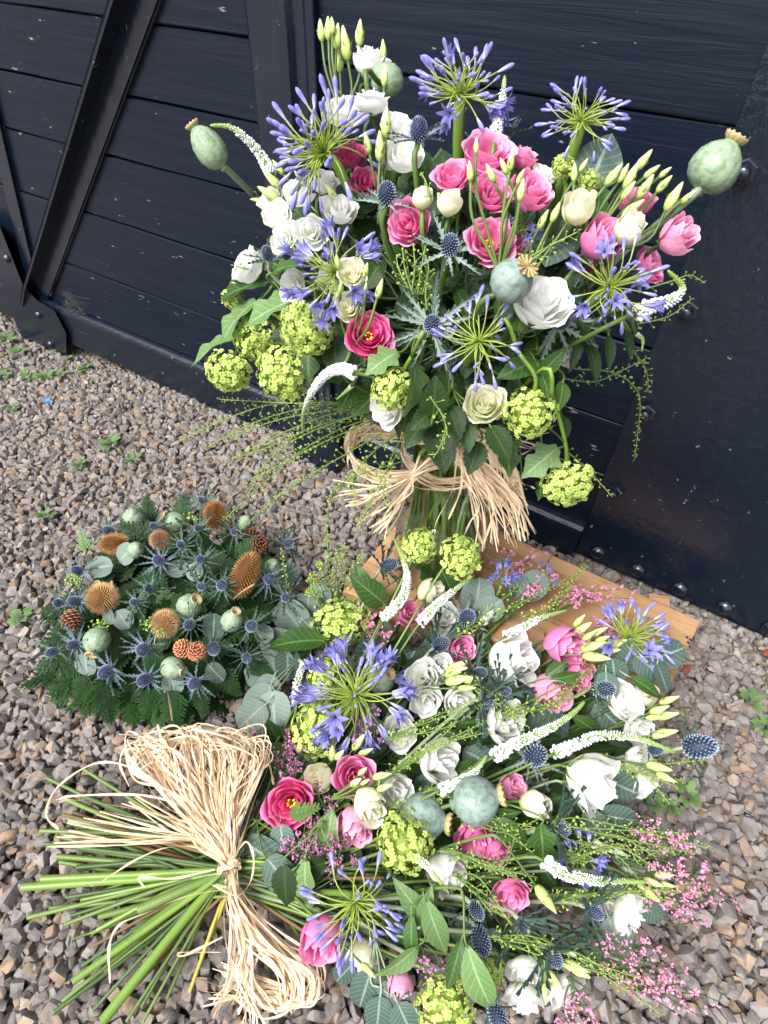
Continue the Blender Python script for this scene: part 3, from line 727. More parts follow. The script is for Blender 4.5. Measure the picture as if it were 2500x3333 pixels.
def bset(key, mat, Np, H, op, ruf, s0=0.0, nvar=2, flare=.16, rmin=.05):
    BL[key] = ([bloom_petals(Np, H, op, ruf, mat, hash_(key) + i, s0, flare, rmin=rmin) for i in range(nvar)], H)
def hash_(s): return sum(ord(c) * (i + 3) for i, c in enumerate(s))
bset('wl', 'white', 11, .66, .62, .022, .05, 6, .15)
bset('wr', 'white', 14, .74, .58, .018, .02, 3, .17)
bset('ws', 'white', 9, .88, .50, .035, .06, 4, .22)
bset('crr', 'cream', 20, .66, .60, .016, .0, 2, .15)
bset('cl', 'cream', 11, 1.0, .16, .025, .05, 3)
bset('pk', 'pink', 14, .68, .62, .030, .03, 6, .16)
bset('pe', 'pink', 11, .62, .70, .032, .34, 3, .16)
bset('pp', 'palepink', 12, .95, .30, .035, .04, 3)
bset('pr', 'pink', 13, .92, .36, .030, .02, 2)
bset('mg', 'magenta', 14, .52, .60, .018, .22, 2, .14)
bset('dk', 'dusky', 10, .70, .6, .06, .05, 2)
CALYX = lance_ring(5, .34, .13, .55, 'calyx', 'calyx', 3)
def stamens():
    mb = MB()
    for i in range(7):
        a = i * 2.4; q = np.array([math.cos(a), math.sin(a), 0]) * .075
        mb.add(*tube([np.array([0, 0, .05]) + q * .3, np.array([0, 0, .22]) + q], .008, 4), )
        V, Fc = ICO0; mb.add(V * np.array([.035, .022, .03]) + q + np.array([0, 0, .24]), Fc, 1.0)
    return mb.mesh('stamen', M['stamen'])
STAM = stamens()
CATS = {'wl': ('white_lisianthus', 'lisianthus'), 'wr': ('white_rose', 'rose'), 'ws': ('white_rose', 'rose'), 'crr': ('cream_rose', 'rose'), 'cl': ('cream_rosebud', 'rosebud'), 'pk': ('pink_lisianthus', 'lisianthus'), 'pe': ('pink_lisianthus', 'lisianthus'), 'pp': ('pink_rosebud', 'rosebud'), 'pr': ('pink_rose', 'rose'), 'mg': ('magenta_lisianthus', 'lisianthus'), 'dk': ('pink_lisianthus', 'lisianthus')}
CNT = {}
def facing(where, p, face):
    if face is None:
        c = CV if where == 'V' else CS - np.array([0, 0, .25])
        return unit(unit(p - c) + .5 * unit(CAMP - p))
    return cdir(*face)
def bloom(key, u, v, size, face, label, lift=0.0):
    w = CTX['w']; p = HIT[w](u, v, lift); D = px(p, size); ax = facing(w, p, face)
    sets, H = BL[key]; k = CNT.get(key, 0); CNT[key] = k + 1
    b = p - ax * H * D * .5
    if w == 'S' and b[2] < .022: p = p + np.array([0, 0, .022 - b[2]]); b = p - ax * H * D * .5
    nm, cat = CATS[key]
    root = thing(nm, label, cat, b, GROUP[w][key] if key in GROUP[w] else None)
    Mx = mat4(rotz_to(ax + rng.normal(0, .08, 3), rng.uniform(0, 6.28)) @ np.diag([rng.uniform(.92, 1.06), rng.uniform(.92, 1.06), rng.uniform(.92, 1.1)]), b, D)
    for me in sets[k % len(sets)]: add('petal', me, Mx, root)
    add('calyx', CALYX, Mx, root)
    if key in ('pe', 'mg'): add('stamen', STAM, Mx, root)
    add_stem(root, w, b, ax, .0026, 'stem' if rng.random() < .6 else 'stemdark')
    return root
GROUP = {'V': {'wl': 'white lisianthus in the vase bouquet', 'cl': 'cream buds in the vase bouquet', 'pk': 'pink blooms in the vase bouquet', 'pe': 'pink blooms in the vase bouquet', 'pr': 'pink blooms in the vase bouquet', 'pp': 'pink blooms in the vase bouquet', 'dk': 'pink blooms in the vase bouquet', 'wr': 'roses in the vase bouquet', 'crr': 'roses in the vase bouquet'},
         'S': {'wl': 'white lisianthus in the sheaf', 'cl': 'cream buds in the sheaf', 'pk': 'pink blooms in the sheaf', 'pe': 'pink blooms in the sheaf', 'pr': 'pink blooms in the sheaf', 'pp': 'pink blooms in the sheaf', 'wr': 'white roses in the sheaf', 'ws': 'white roses in the sheaf'}}

# ------------------------------------------------------------------ closed lisianthus buds
def budmesh(i):
    prof = [(.02, 0), (.10, .05), (.165, .18), (.185, .34), (.165, .52), (.12, .70), (.075, .86), (.03, .97), (.003, 1.0)]
    n = 10; V = []; t = []; w = []
    for a, (r, z) in enumerate(prof):
        for j in range(n):
            q = 2 * math.pi * j / n + z * 1.5; rr = r * (1 + .13 * math.cos(5 * (q)) * (.3 + z))
            V.append((rr * math.cos(q) + .05 * (i - 1) * z * z, rr * math.sin(q), z)); t.append(z); w.append(j / n)
    return MB().add(V, gridf(len(prof), n, True), t, w).mesh('bud', M['bud'])
BUD = [budmesh(i) for i in range(3)]
BUDC = [lance_ring(5, .62, .10, 1.35, 'calyx', 'calyx', 5 + i, .05) for i in range(2)]
def buds(lst, label, stem_to=None, lift=.015, group=None):
    """lst: (u, v, length, (dx, dy, dc)) of each bud's middle"""
    w = CTX['w']; P = [HIT[w](u, v, lift) for u, v, *_ in lst]
    base = np.mean(P, axis=0)
    ds = [cdir(*l[3]) for l in lst]
    join = base - unit(np.mean(ds, axis=0)) * .09
    root = thing('bud_spray', label, 'flower buds', join, group or ('lisianthus bud sprays in the vase bouquet' if w == 'V' else 'lisianthus bud sprays in the sheaf'))
    mb = MB()
    for p, d, l in zip(P, ds, lst):
        L = px(p, l[2]); b = p - d * L * .5
        Mx = mat4(rotz_to(d, rng.uniform(0, 6)), b, L)
        o = add('bud', random.choice(BUD), Mx, root); add('calyx', random.choice(BUDC), Mx, o)
        V, Fc, t = tube(crom([b, b - d * .03, lerp(b - d * .03, join, .6), join], 4), .0016, 5); 
        add('stalk', MB().add(V, Fc, t).mesh('stalk', M['stem']), None, root)
    add_stem(root, w, join, unit(np.mean(ds, axis=0)), .0024)

# ------------------------------------------------------------------ agapanthus
def aga_parts(bend, kind, seed):
    r = np.random.default_rng(seed)
    P = np.array([(bend * (s * s) * .34, bend * .06 * math.sin(s * 3), s * .70 * (1 - abs(bend) * .12 * s)) for s in np.linspace(0, 1, 6)])
    V, Fc, t = tube(P, [.016, .015, .014, .013, .013, .017], 5)
    ped = MB().add(V, Fc, t).mesh('pedicel', M['pedicel'])
    d = unit(P[-1] - P[-2]); Rm = rotz_to(d); b = P[-1]; mb = MB()
    if kind == 'bud' or kind == 'small':
        L, R_ = (.30, .041) if kind == 'bud' else (.18, .036)
        prof = [(.3, 0), (.52, .15), (.72, .35), (.95, .58), (1.0, .74), (.72, .9), (.08, 1.0)]
        n = 8; V = []; t = []; w = []
        for q, z in prof:
            for j in range(n):
                a = 2 * math.pi * j / n; V.append((q * R_ * math.cos(a), q * R_ * math.sin(a), z * L)); t.append(z); w.append(j / n)
        mb.add(np.array(V) @ Rm.T + b, gridf(len(prof), n, True), t, w)
    else:
        L = .38
        for k in range(6):
            a = 2 * math.pi * k / 6 + .1; V = []; t = []; w = []
            for i in range(7):
                u = i / 6; rad = .022 + .035 * u + (.17 if kind == 'open' else .11) * max(0, u - .35) ** 1.6 / .5; z = L * u - (.10 if kind == 'open' else .03) * max(0, u - .6) ** 1.5 * 3
                wd = .050 * math.sin(math.pi * (.15 + .78 * u)) ** .8 if i < 6 else .008
                for sg in (-1, 0, 1):
                    V.append((rad * math.cos(a) - sg * wd * math.sin(a) - .012 * (sg == 0) * math.cos(a), rad * math.sin(a) + sg * wd * math.cos(a) - .012 * (sg == 0) * math.sin(a), z)); t.append(u * .9); w.append(.14 if sg == 0 else .0)
            mb.add(np.array(V) @ Rm.T + b, gridf(7, 3), t, w)
        for k in range(5):
            a = k * 1.3; mb.add(*tube((np.array([(0, 0, .1), (.03 * math.cos(a), .03 * math.sin(a), L * .8), (.07 * math.cos(a), .07 * math.sin(a), L * 1.0)]) @ Rm.T) + b, .006, 3), .05)
    return ped, mb.mesh('floret', M['blue'])
AGA = {k: [aga_parts(bd, k, i) for i, bd in enumerate((-.9, .25, .8, 1.3))] for k in ('bud', 'small', 'open', 'half')}
def aga(u, v, rad, face, label, n0=42, ang=105, opn=.15, small=.35, lift=0.0, stem=.006, keep=None, opened_low=True, smat='stembright', scale=(.82, 1.06)):
    w = CTX['w']; p = HIT[w](u, v, lift); R_ = px(p, rad); ax = facing(w, p, face)
    root = thing('agapanthus', label, 'agapanthus', p, 'agapanthus in the vase bouquet' if w == 'V' else 'agapanthus in the sheaf')
    ca = math.cos(math.radians(ang)); Rm = rotz_to(ax); n = int(n0 * 1.2)
    for i in range(n):
        z = 1 - (i + .5) / n * (1 - ca); q = i * 2.39996 + rng.uniform(-.25, .25)
        d = Rm @ np.array([math.sqrt(1 - z * z) * math.cos(q), math.sqrt(1 - z * z) * math.sin(q), z])
        d = unit(d + rng.normal(0, .06, 3))
        if keep is not None and not keep(d): continue
        x = rng.random()
        low = (i / n > .45) if opened_low else True
        k = ('open' if rng.random() < .5 else 'half') if (low and x < opn * (1.8 if opened_low else 1)) else ('small' if x > 1 - small * (1.4 - i / n) else 'bud')
        ped, fl = random.choice(AGA[k])
        s = R_ * rng.uniform(*scale) * (.85 if k == 'small' else 1)
        Mx = mat4(rotz_to(d, rng.uniform(0, 6.28)), p, s)
        tip = p + d * s
        if w == 'S' and tip[2] < .02: continue
        if tip[1] > YW - .01: continue
        f = add('floret', fl, Mx, root); add('pedicel', ped, Mx, f)
    add_stem(root, w, p, ax, stem, smat)
    return root

# ------------------------------------------------------------------ sea holly
def holly_head(mat, seed):
    mb = MB(); n = 150
    V, Fc = ICO1; mb.add(V * np.array([.43, .43, .62]) + np.array([0, 0, .55]), Fc, 0.0)
    for i in range(n):
        z = 1 - (i + .5) / n * 1.85; q = i * 2.39996; c = math.sqrt(max(0, 1 - z * z))
        nrm = np.array([c * math.cos(q), c * math.sin(q), z]); b = nrm * np.array([.42, .42, .61]) + np.array([0, 0, .55])
        d = unit(nrm + np.array([0, 0, .35])); x = unit(np.cross(d, (0.3, .2, 1))); y = np.cross(d, x); h = .15; rr = .038
        V = [b + rr * x, b - .5 * rr * x + .87 * rr * y, b - .5 * rr * x - .87 * rr * y, b + d * h * .8 + rr * .55 * x, b + d * h * .8 - rr * .3 * x + rr * .5 * y, b + d * h * .8 - rr * .3 * x - rr * .5 * y, b + d * h]
        mb.add(V, [(0, 1, 4, 3), (1, 2, 5, 4), (2, 0, 3, 5), (3, 4, 6), (4, 5, 6), (5, 3, 6)], [.25, .25, .25, 1, 1, 1, 1])
    return mb.mesh('cone_head', M[mat], False)
HH = {k: holly_head(k, 1) for k in ('holly', 'hollyviolet')}
def spiny(W, nt, mat, seed, curl=.2):
    # a spiny-toothed bract: teeth drawn out into long points
    r = np.random.default_rng(seed); V = []; t = []; w = []; Fc = []
    for i in range(nt + 1):
        u = i / nt; h = W * (1 - u) ** .6 * (.55 + .45 * min(1, u * 4)); z = -curl * u * u
        V += [(-h * .32, u, z + .02), (0, u, z), (h * .32, u, z + .02)]; t += [u] * 3; w += [.5, 0, .5]
        if i < nt:
            for sg in (-1, 1):
                V.append((sg * h * r.uniform(.85, 1.25), u + .9 / nt + r.uniform(0, .05), z + r.uniform(0, .07))); t.append(min(1, u + .3)); w.append(1)
        else: V += [(0, 1.06, z)] * 2; t += [1, 1]; w += [1, 1]
    for i in range(nt):
        a, b = i * 5, (i + 1) * 5
        Fc += [(a, a + 1, b + 1, b), (a + 1, a + 2, b + 2, b + 1), (a, b, a + 3), (a + 2, a + 4, b + 2)]
    return MB().add(V, Fc, t, w).mesh('bract', M[mat])
BR = {k: [spiny(wd, nt, k, i) for i, (wd, nt) in enumerate(((.11, 6), (.14, 6), (.085, 6)))] for k in ('bract', 'bractblue')}
BR['bractdark'] = [spiny(wd, nt, 'bractdark', 9 + i, .12) for i, (wd, nt) in enumerate(((.10, 4), (.13, 5), (.07, 4)))]
def holly(u, v, r, face, label, bl=110, nb=11, bm='bract', hm='holly', lift=.0, up=.35, par=None, tall=1.0):
    w = CTX['w']; p = HIT[w](u, v, lift); R_ = px(p, r) / (.84 if par is None else .70); ax = facing(w, p, face)
    b = p - ax * R_ * .55
    if par is None:
        root = thing('sea_holly', label, 'sea holly', b, 'sea hollies in the vase bouquet' if w == 'V' else 'sea hollies in the sheaf')
    else:
        root = add('sea_holly', None, mat4(np.eye(3), b), par)
    Mh = mat4(rotz_to(ax, rng.uniform(0, 6)) @ np.diag([1, 1, tall]), b, R_)
    add('cone_head', HH[hm], Mh, root)
    Rm = rotz_to(ax); L = px(p, bl)
    for i in range(nb):
        a = 2 * math.pi * i / nb + rng.uniform(-.2, .2); e = up + rng.uniform(-.3, .3)
        d = Rm @ np.array([math.cos(a) * math.cos(e), math.sin(a) * math.cos(e), math.sin(e)])
        q = b + d * R_ * .25
        tip = q + d * L
        if tip[1] > YW - .005: continue
        Mb = mat4(fr_leaf(d, ax + rng.normal(0, .35, 3)), q, L * rng.uniform(.7, 1.1))
        add('bract', random.choice(BR[bm]), Mb, root)
    if par is None: add_stem(root, w, b, ax, .0032, 'stem' if bm != 'bractdark' else 'stemgrey')

# ------------------------------------------------------------------ poppy pods
def podmesh(elong, mat):
    prof = [(.10, -.08), (.13, -.04), (.10, .0), (.26, .05), (.40, .15), (.49, .32), (.50, .48), (.46, .66), (.36, .82), (.24, .92), (.17, .96), (.16, 1.0)]
    prof = [(r, z * elong) for r, z in prof]
    V, Fc, t = lathe(prof, 36, 12, .028); return MB().add(V, Fc, t).mesh('pod', M[mat]), elong
def crownmesh():
    n = 48; prof = [(.0, .03), (.10, .05), (.24, .03), (.30, .055), (.29, .02), (.16, -.03)]; V = []; t = []
    for i, (r, z) in enumerate(prof):
        for j in range(n):
            q = 2 * math.pi * j / n; s = .5 + .5 * math.cos(12 * q)
            V.append((r * (1 + (.12 * s - .06) * (i > 1)) * math.cos(q), r * (1 + (.12 * s - .06) * (i > 1)) * math.sin(q), z + .05 * s * (0 < i < 4))); t.append(s)
    return MB().add(V, gridf(len(prof), n, True), t).mesh('crown', M['podcrown'])
def scallop():
    n = 36; prof = [(.14, -.02), (.20, .02), (.24, .09), (.25, .15), (.19, .12), (.05, .04)]; V = []; t = []
    for i, (r, z) in enumerate(prof):
        for j in range(n):
            q = 2 * math.pi * j / n; s = abs(math.cos(6 * q))
            V.append((r * math.cos(q), r * math.sin(q), z * (.55 + .45 * s))); t.append(.3 + .7 * s)
    return MB().add(V, gridf(len(prof), n, True), t).mesh('crown', M['podcrown'])
POD = {('g', e): podmesh(e, 'pod') for e in (1.0, 1.15, 1.4)}; POD.update({('b', e): podmesh(e, 'podblue') for e in (1.0, 1.15)})
CROWN = crownmesh(); SCAL = scallop()
def poppy(u, v, dia, face, label, col='g', el=1.0, lift=.0, par=None, flat=True, stem=None, crown=True):
    w = CTX['w']; p = HIT[w](u, v, lift); D = px(p, dia); ax = facing(w, p, face)
    b = p - ax * D * el * .48
    if par is None:
        root = thing('poppy_pod', label, 'poppy pod', b, 'poppy pods in the vase bouquet' if w == 'V' else 'poppy pods in the sheaf')
    else: root = add('poppy_pod', None, mat4(np.eye(3), b), par)
    Rm = rotz_to(ax, rng.uniform(0, 6)); Mx = mat4(Rm, b, D)
    add('pod', POD[(col, el)][0], Mx, root)
    if crown: add('crown', CROWN if flat else SCAL, mat4(Rm, b + ax * D * el * .99, D * (.95 if flat else 1.0)), root)
    if stem:
        P = [b + ax * .0] + [HIT[w](a, c, lift) for a, c in stem[:-1]] + [HIT[w](*stem[-1], -.03)]
        V, Fc, t = tube(crom(P, 6), .0045, 7); add('stem', MB().add(V, Fc, t).mesh('stem', M['stemgrey']), None, root)
        P2 = stem_path(w, P[-1], unit(P[-2] - P[-1]));
        if isinstance(P2, tuple): P2 = P2[0]
        V, Fc, t = tube(P2, .0042, 6); add('stem', MB().add(V, Fc, t).mesh('stem', M['stemgrey']), None, root)
    elif par is None: add_stem(root, w, b, ax, .0032, 'stem')
    return root

# ------------------------------------------------------------------ snowball heads
def snowmesh(kind, seed, n=210):
    r = np.random.default_rng(seed); mb = MB()
    V, Fc = ICO1
    zmin = {'ball': -.85, 'dome': -.02, 'cup': -.25}[kind]
    core = V.copy() * .34
    if kind != 'ball': core[:, 2] = np.maximum(core[:, 2], -.05)
    mb.add(core, Fc, 0.0)
    core_n = mb.n
    for i in range(n):
        z = 1 - (i + .5) / n * (1 - zmin); q = i * 2.39996; c = math.sqrt(max(0, 1 - z * z))
        d = unit(np.array([c * math.cos(q), c * math.sin(q), z]) + r.normal(0, .10, 3))
        rr = .5 * r.uniform(.78, 1.04); 
        if kind == 'ball' and r.random() < .05: continue
        p = d * rr; nn = unit(d + r.normal(0, .35, 3)); Rm = rotz_to(nn, r.uniform(0, 6.28)); fs = r.uniform(.050, .072)
        for k in range(5):
            a = 2 * math.pi * k / 5; ca, sa = math.cos(a), math.sin(a)
            pts = np.array([(0, 0, 0), (.55 * ca - .42 * sa, .55 * sa + .42 * ca, .14), (1.02 * ca - .30 * sa, 1.02 * sa + .30 * ca, .02), (1.02 * ca + .30 * sa, 1.02 * sa - .30 * ca, .02), (.55 * ca + .42 * sa, .55 * sa - .42 * ca, .14)]) * fs
            mb.add(pts @ Rm.T + p, [(0, 1, 2, 3, 4)][:1], [.0, .6, 1, 1, .6])
    return mb.mesh('blossom', M['snow'], False)
SNOW = {k: [snowmesh(k, i * 7 + len(k)) for i in range(2)] for k in ('ball', 'dome', 'cup')}
def snow(u, v, wpx, hpx, ang, face, label, kind='ball', lift=.0, thick=1.0, name='snowball_head', stemto=None):
    """wpx, hpx: size along / across the image direction ang (degrees, image clockwise)"""
    w = CTX['w']; p = HIT[w](u, v, lift); ax = facing(w, p, face)
    a = math.radians(ang); e1 = RC @ np.array([math.cos(a), math.sin(a), 0]); x = unit(e1 - ax * (e1 @ ax)); y = np.cross(ax, x)
    Rm = np.stack([x, y, ax], 1); W = px(p, wpx); Hh = px(p, hpx)
    mx = (W + Hh) / 2
    S_ = np.diag([W, Hh, mx * thick]) if kind == 'ball' else np.diag([W, W, Hh * 1.6 * thick])
    root = thing(name, label, 'viburnum', p, 'green snowball heads in the vase bouquet' if w == 'V' else 'green snowball heads in the sheaf')
    Mx = mat4(Rm @ S_, p)
    k = CNT.get('snow', 0); CNT['snow'] = k + 1
    add('blossom', SNOW[kind][k % 2], Mx, root, 'stuff')
    if kind == 'dome' or kind == 'cup':                  # little branching stalks under the flat side
        mb = MB(); c = p - ax * Hh * .35
        for i in range(9):
            q = i * 2.4; d = x * math.cos(q) * W * .33 + y * math.sin(q) * W * .33
            mb.add(*tube(crom([c, lerp(c, p + d, .55) - ax * Hh * .02, p + d], 3), .0012, 4))
        add('stalk', mb.mesh('stalk', M['pedicel']), None, root, 'stuff')
        b = c
    else: b = p - ax * mx * .3
    if stemto is not None:
        P = [b] + [HIT[w](a_, c_, lift + .0) for a_, c_ in stemto]
        V, Fc, t = tube(crom(P, 6), .0024, 6); add('stem', MB().add(V, Fc, t).mesh('stem', M['stembright']), None, root); b = P[-1]
        ax = unit(P[-2] - P[-1]) if len(P) > 1 else ax
    add_stem(root, w, b, ax, .0024, 'stembright')
    return root

# ------------------------------------------------------------------ veronica spikes
def veronica(pts, wid, label, lift=.015, open_=.65, z=None, name='veronica_spike', leaves=0):
    """pts from base to tip"""
    w = CTX['w']; P = [HIT[w](u, v, lift + (0 if z is None else z[i])) for i, (u, v) in enumerate(pts)]
    C = crom(P, 10); k = len(C); L = np.linspace(0, 1, k); R_ = px(P[0], wid * .74) * .5
    root = thing(name, label, 'veronica', P[0], 'veronica spikes in the vase bouquet' if w == 'V' else 'veronica spikes in the sheaf')
    rad = R_ * (1.0 - .66 * L ** 1.25) * np.minimum(1, (1.02 - L) * 14 + .25)
    V, Fc, t = tube(C, rad * .62, 8); add('axis', MB().add(V, Fc, 1 - t).mesh('axis', M['veroncore']), None, root)
    T = np.gradient(C, axis=0); mb = MB()
    seg = np.linalg.norm(np.diff(C, axis=0), axis=1).sum(); n = int(seg / (R_ * .34)) * 10
    for i in range(n):
        s = ((i + .5) / n) ** 1.0; f = s * (k - 1); a = min(int(f), k - 2); c = lerp(C[a], C[a + 1], f - a); tt = unit(T[a]); r = float(np.interp(s, L, rad))
        q = i * 2.39996; x = unit(np.cross(tt, (.31, .2, .9))); y = np.cross(tt, x)
        d = x * math.cos(q) + y * math.sin(q)
        if rng.random() < .20: continue
        op = s < open_; fs = r * (.22 if op else .15) * rng.uniform(.6, 1.3)
        pos = c + d * r * (.86 if op else .70) * rng.uniform(.9, 1.1)
        V, Fc = ICO0; dd = unit(d + tt * .45); Rm = rotz_to(dd, q)
        tv = (.85 + .1 * rng.random()) if s < open_ - .08 else float(np.interp(s, [open_ - .08, open_ + .06, open_ + .25, 1], [.75, .45, .25, .05]))
        if op and s < .18 and rng.random() < .35: fs *= 1.5; tv = 1.0
        mb.add((V * np.array([fs, fs, fs * 1.5])) @ Rm.T + pos, Fc, tv)
    add('blossom', mb.mesh('blossom', M['veron'], True), None, root, 'stuff')
    add_stem(root, w, P[0], unit(P[1] - P[0]), .0024)
    return root

# ------------------------------------------------------------------ leaves
LF = {}
for key, mat, sh, W, kw in (('rose', 'leaf', 'ovate', .68, dict(nu=15, nv=5, serr=.07, fold=.18, curl=.25)), ('mid', 'leafmid', 'ovate', .55, dict(nu=11, nv=5, fold=.22, curl=.3, wav=.02)),
                            ('vib', 'leaflight', 'lobed', .62, dict(nu=15, nv=5, fold=.25, curl=.35, wav=.03)), ('vibg', 'leafmid', 'lobed', .62, dict(nu=15, nv=5, fold=.25, curl=.35, wav=.03)),
                            ('euc', 'euc', 'round', .86, dict(nu=11, nv=7, fold=.05, curl=.10, wav=.012)), ('eucd', 'eucdark', 'round', .84, dict(nu=11, nv=7, fold=.06, curl=.14, wav=.012)),
                            ('lance', 'leafmid', 'lance', .34, dict(nu=11, nv=5, fold=.3, curl=.3, wav=.015)), ('lanced', 'leaf', 'lance', .32, dict(nu=13, nv=5, serr=.06, fold=.3, curl=.35)), ('lancel', 'leaflight', 'lance', .40, dict(nu=11, nv=5, fold=.3, curl=.35, wav=.02)),
                            ('grey', 'eucdark', 'ovate', .82, dict(nu=11, nv=5, fold=.08, curl=.12))):
    LF[key] = [leafm(1, W * (1 + .06 * i), sh, mat=M[mat], seed=i, **kw) for i in range(2)]
def sprig(lst, label, name='leafy_stem', cat='leaves', lift=.005, group=None, stemmat='stem', stem=True):
    """lst: (kind, u, v, length, (dx, dy, dc) along, (dx, dy, dc) normal or None) ; u, v = middle of the leaf"""
    w = CTX['w']; root = None; bases = []
    for kind, u, v, L, d, nn in lst:
        p = HIT[w](u, v, lift); d = cdir(*d); nn = cdir(*(nn or (0, -.3, 1))); Lw = px(p, L); b = p - d * Lw * .5
        if root is None:
            root = thing(name, label, cat, b, group)
        o = add('leaf', random.choice(LF[kind]), mat4(fr_leaf(d, nn), b, Lw), root); bases.append((b, d))
    c = np.mean([b for b, _ in bases], axis=0); d = unit(np.mean([d for _, d in bases], axis=0)); j = c - d * .05
    if len(bases) > 1:
        for b, dd in bases:
            V, Fc, t = tube(crom([b + dd * .002, b - dd * .012, j], 3), .0014, 5); add('stalk', MB().add(V, Fc, t).mesh('stalk', M[stemmat]), None, root)
    else:
        j = c
    if stem: add_stem(root, w, j, d, .0022, stemmat)
    return root

# ------------------------------------------------------------------ lacy pennycress and pink statice
def cress(paths, label, group, lift=.02, pod=7.5, step=.011, side=.016, name='pennycress_spray', par=None, zs=None, start=.0, branch=True):
    w = CTX['w']; root = None; mb = MB(); ms = MB()
    for pi, path in enumerate(paths):
        if callable(zs): P = [zs(u, v, i / (len(path) - 1)) for i, (u, v) in enumerate(path)]
        else: P = [HIT[w](u, v, lift) for u, v in path]
        if root is None:
            root = thing(name, label, 'green spray', P[0], group) if par is None else add(name, None, mat4(np.eye(3), P[0]), par)
        C = crom(P, 10); k = len(C); V, Fc, t = tube(C, np.linspace(.0013, .0006, k), 4); ms.add(V, Fc, t)
        L = np.concatenate([[0], np.cumsum(np.linalg.norm(np.diff(C, axis=0), axis=1))]); tot = L[-1]
        R_ = px(P[0], pod)
        s = tot * start; q = rng.uniform(0, 6)
        while s < tot:
            f = s / tot; c = np.array([np.interp(s, L, C[:, j]) for j in range(3)]); a = min(int(f * (k - 1)), k - 2); tt = unit(C[a + 1] - C[a])
            x = unit(np.cross(tt, (.2, .3, .9))); y = np.cross(tt, x); q += 2.4 + rng.uniform(-.5, .5)
            d = unit((x * math.cos(q) + y * math.sin(q)) + tt * .6 + np.array([0, 0, .1])); l = side * (1.15 - .75 * f) * rng.uniform(.6, 1.2)
            e = c + d * l
            V, Fc, t = tube([c, c + d * l * .55 - np.array([0, 0, l * .05]), e], .00038, 3, False); ms.add(V, Fc, .9)
            sz = R_ * (1.0 - .45 * f) * rng.uniform(.6, 1.1)
            V, Fc = ICO0; mb.add((V * np.array([sz, sz * .85, sz * .45])) @ rotz_to(rng.normal(size=3)).T + e, Fc, rng.random())
            s += step * rng.uniform(.5, 1.1) * (1 - .45 * f)
    add('stem', ms.mesh('stem', M['cressstem']), None, root); add('seed_pods', mb.mesh('seed_pods', M['cress']), None, root, 'stuff')
    return root
M['cressstem'] = organic('pennycress_stem', [(0, (.09, .17, .035)), (1, (.22, .31, .08))], 0, .5)
def statice(paths, label, mat='statice', lift=.02, dens=1.0, zs=None, size=9, spread=.011):
    w = CTX['w']; root = None; mb = MB(); ms = MB()
    for path in paths:
        P = [HIT[w](u, v, lift) for u, v in path] if zs is None else [zs(u, v, i / (len(path) - 1)) for i, (u, v) in enumerate(path)]
        if root is None: root = thing('pink_statice', label, 'statice', P[0], 'pink statice sprays in the sheaf')
        C = crom(P, 8); k = len(C); V, Fc, t = tube(C, np.linspace(.0013, .0006, k), 4); ms.add(V, Fc, t)
        fs = px(P[-1], size) * .5
        for b in range(int(6 * dens)):
            f = rng.uniform(.45, 1.0); c = C[int(f * (k - 1))]; tt = unit(C[-1] - C[-4])
            d = unit(tt * .8 + rng.normal(0, .55, 3) + np.array([0, 0, .2])); e = c + d * spread * rng.uniform(.5, 1.4)
            if e[2] < .012: e[2] = .012
            ms.add(*tube([c, e], .0004, 3, False))
            for m_ in range(int(rng.integers(4, 8))):
                pos = e + rng.normal(0, spread * .20, 3) + d * m_ * fs * .5
                nn = unit(rng.normal(size=3) + d); Rm = rotz_to(nn, rng.uniform(0, 6))
                for kx in range(5):
                    a = 2 * math.pi * kx / 5; ca, sa = math.cos(a), math.sin(a)
                    mb.add(np.array([(0, 0, -.4), (.6 * ca - .4 * sa, .6 * sa + .4 * ca, .1), (1.05 * ca, 1.05 * sa, .25), (.6 * ca + .4 * sa, .6 * sa - .4 * ca, .1)]) * fs @ Rm.T + pos, [(0, 1, 2, 3)], [.9, .4, .1 + .3 * rng.random(), .4])
    add('stem', ms.mesh('stem', M['stemdark']), None, root); add('blossom', mb.mesh('blossom', M[mat], False), None, root, 'stuff')
    return root

# ------------------------------------------------------------------ raffia
def strand(P, wid, root, name='strand', seed=None, n=7, tw=1.2):
    C = crom(P, n); k = len(C); T = np.gradient(C, axis=0); V = []; t = []; w = []
    ph = rng.uniform(0, 6.28); f = rng.uniform(.5, tw) * 3
    X = None
    for i in range(k):
        tt = unit(T[i])
        if X is None: X = unit(np.cross(tt, (.3, .4, .86)))
        X = unit(X - tt * (X @ tt)); Y = np.cross(tt, X); a = ph + .9 * math.sin(f * i / k * 2 + ph)
        d = X * math.cos(a) + Y * math.sin(a); nn = np.cross(tt, d)
        h = wid * .37 * (1 + .35 * math.sin(i * .9 + ph)) * (1 if 0 < i < k - 1 else .6)
        V += [C[i] - d * h, C[i] + nn * h * .25, C[i] + d * h]; t += [i / (k - 1)] * 3; w += [0, .12 + .2 * rng.random(), .4]
    return add(name, MB().add(V, gridf(k, 3), t, w).mesh(name, M['raffia']), None, root)

# ================================================================== the bouquet standing in the glass vase
CTX['w'] = 'V'
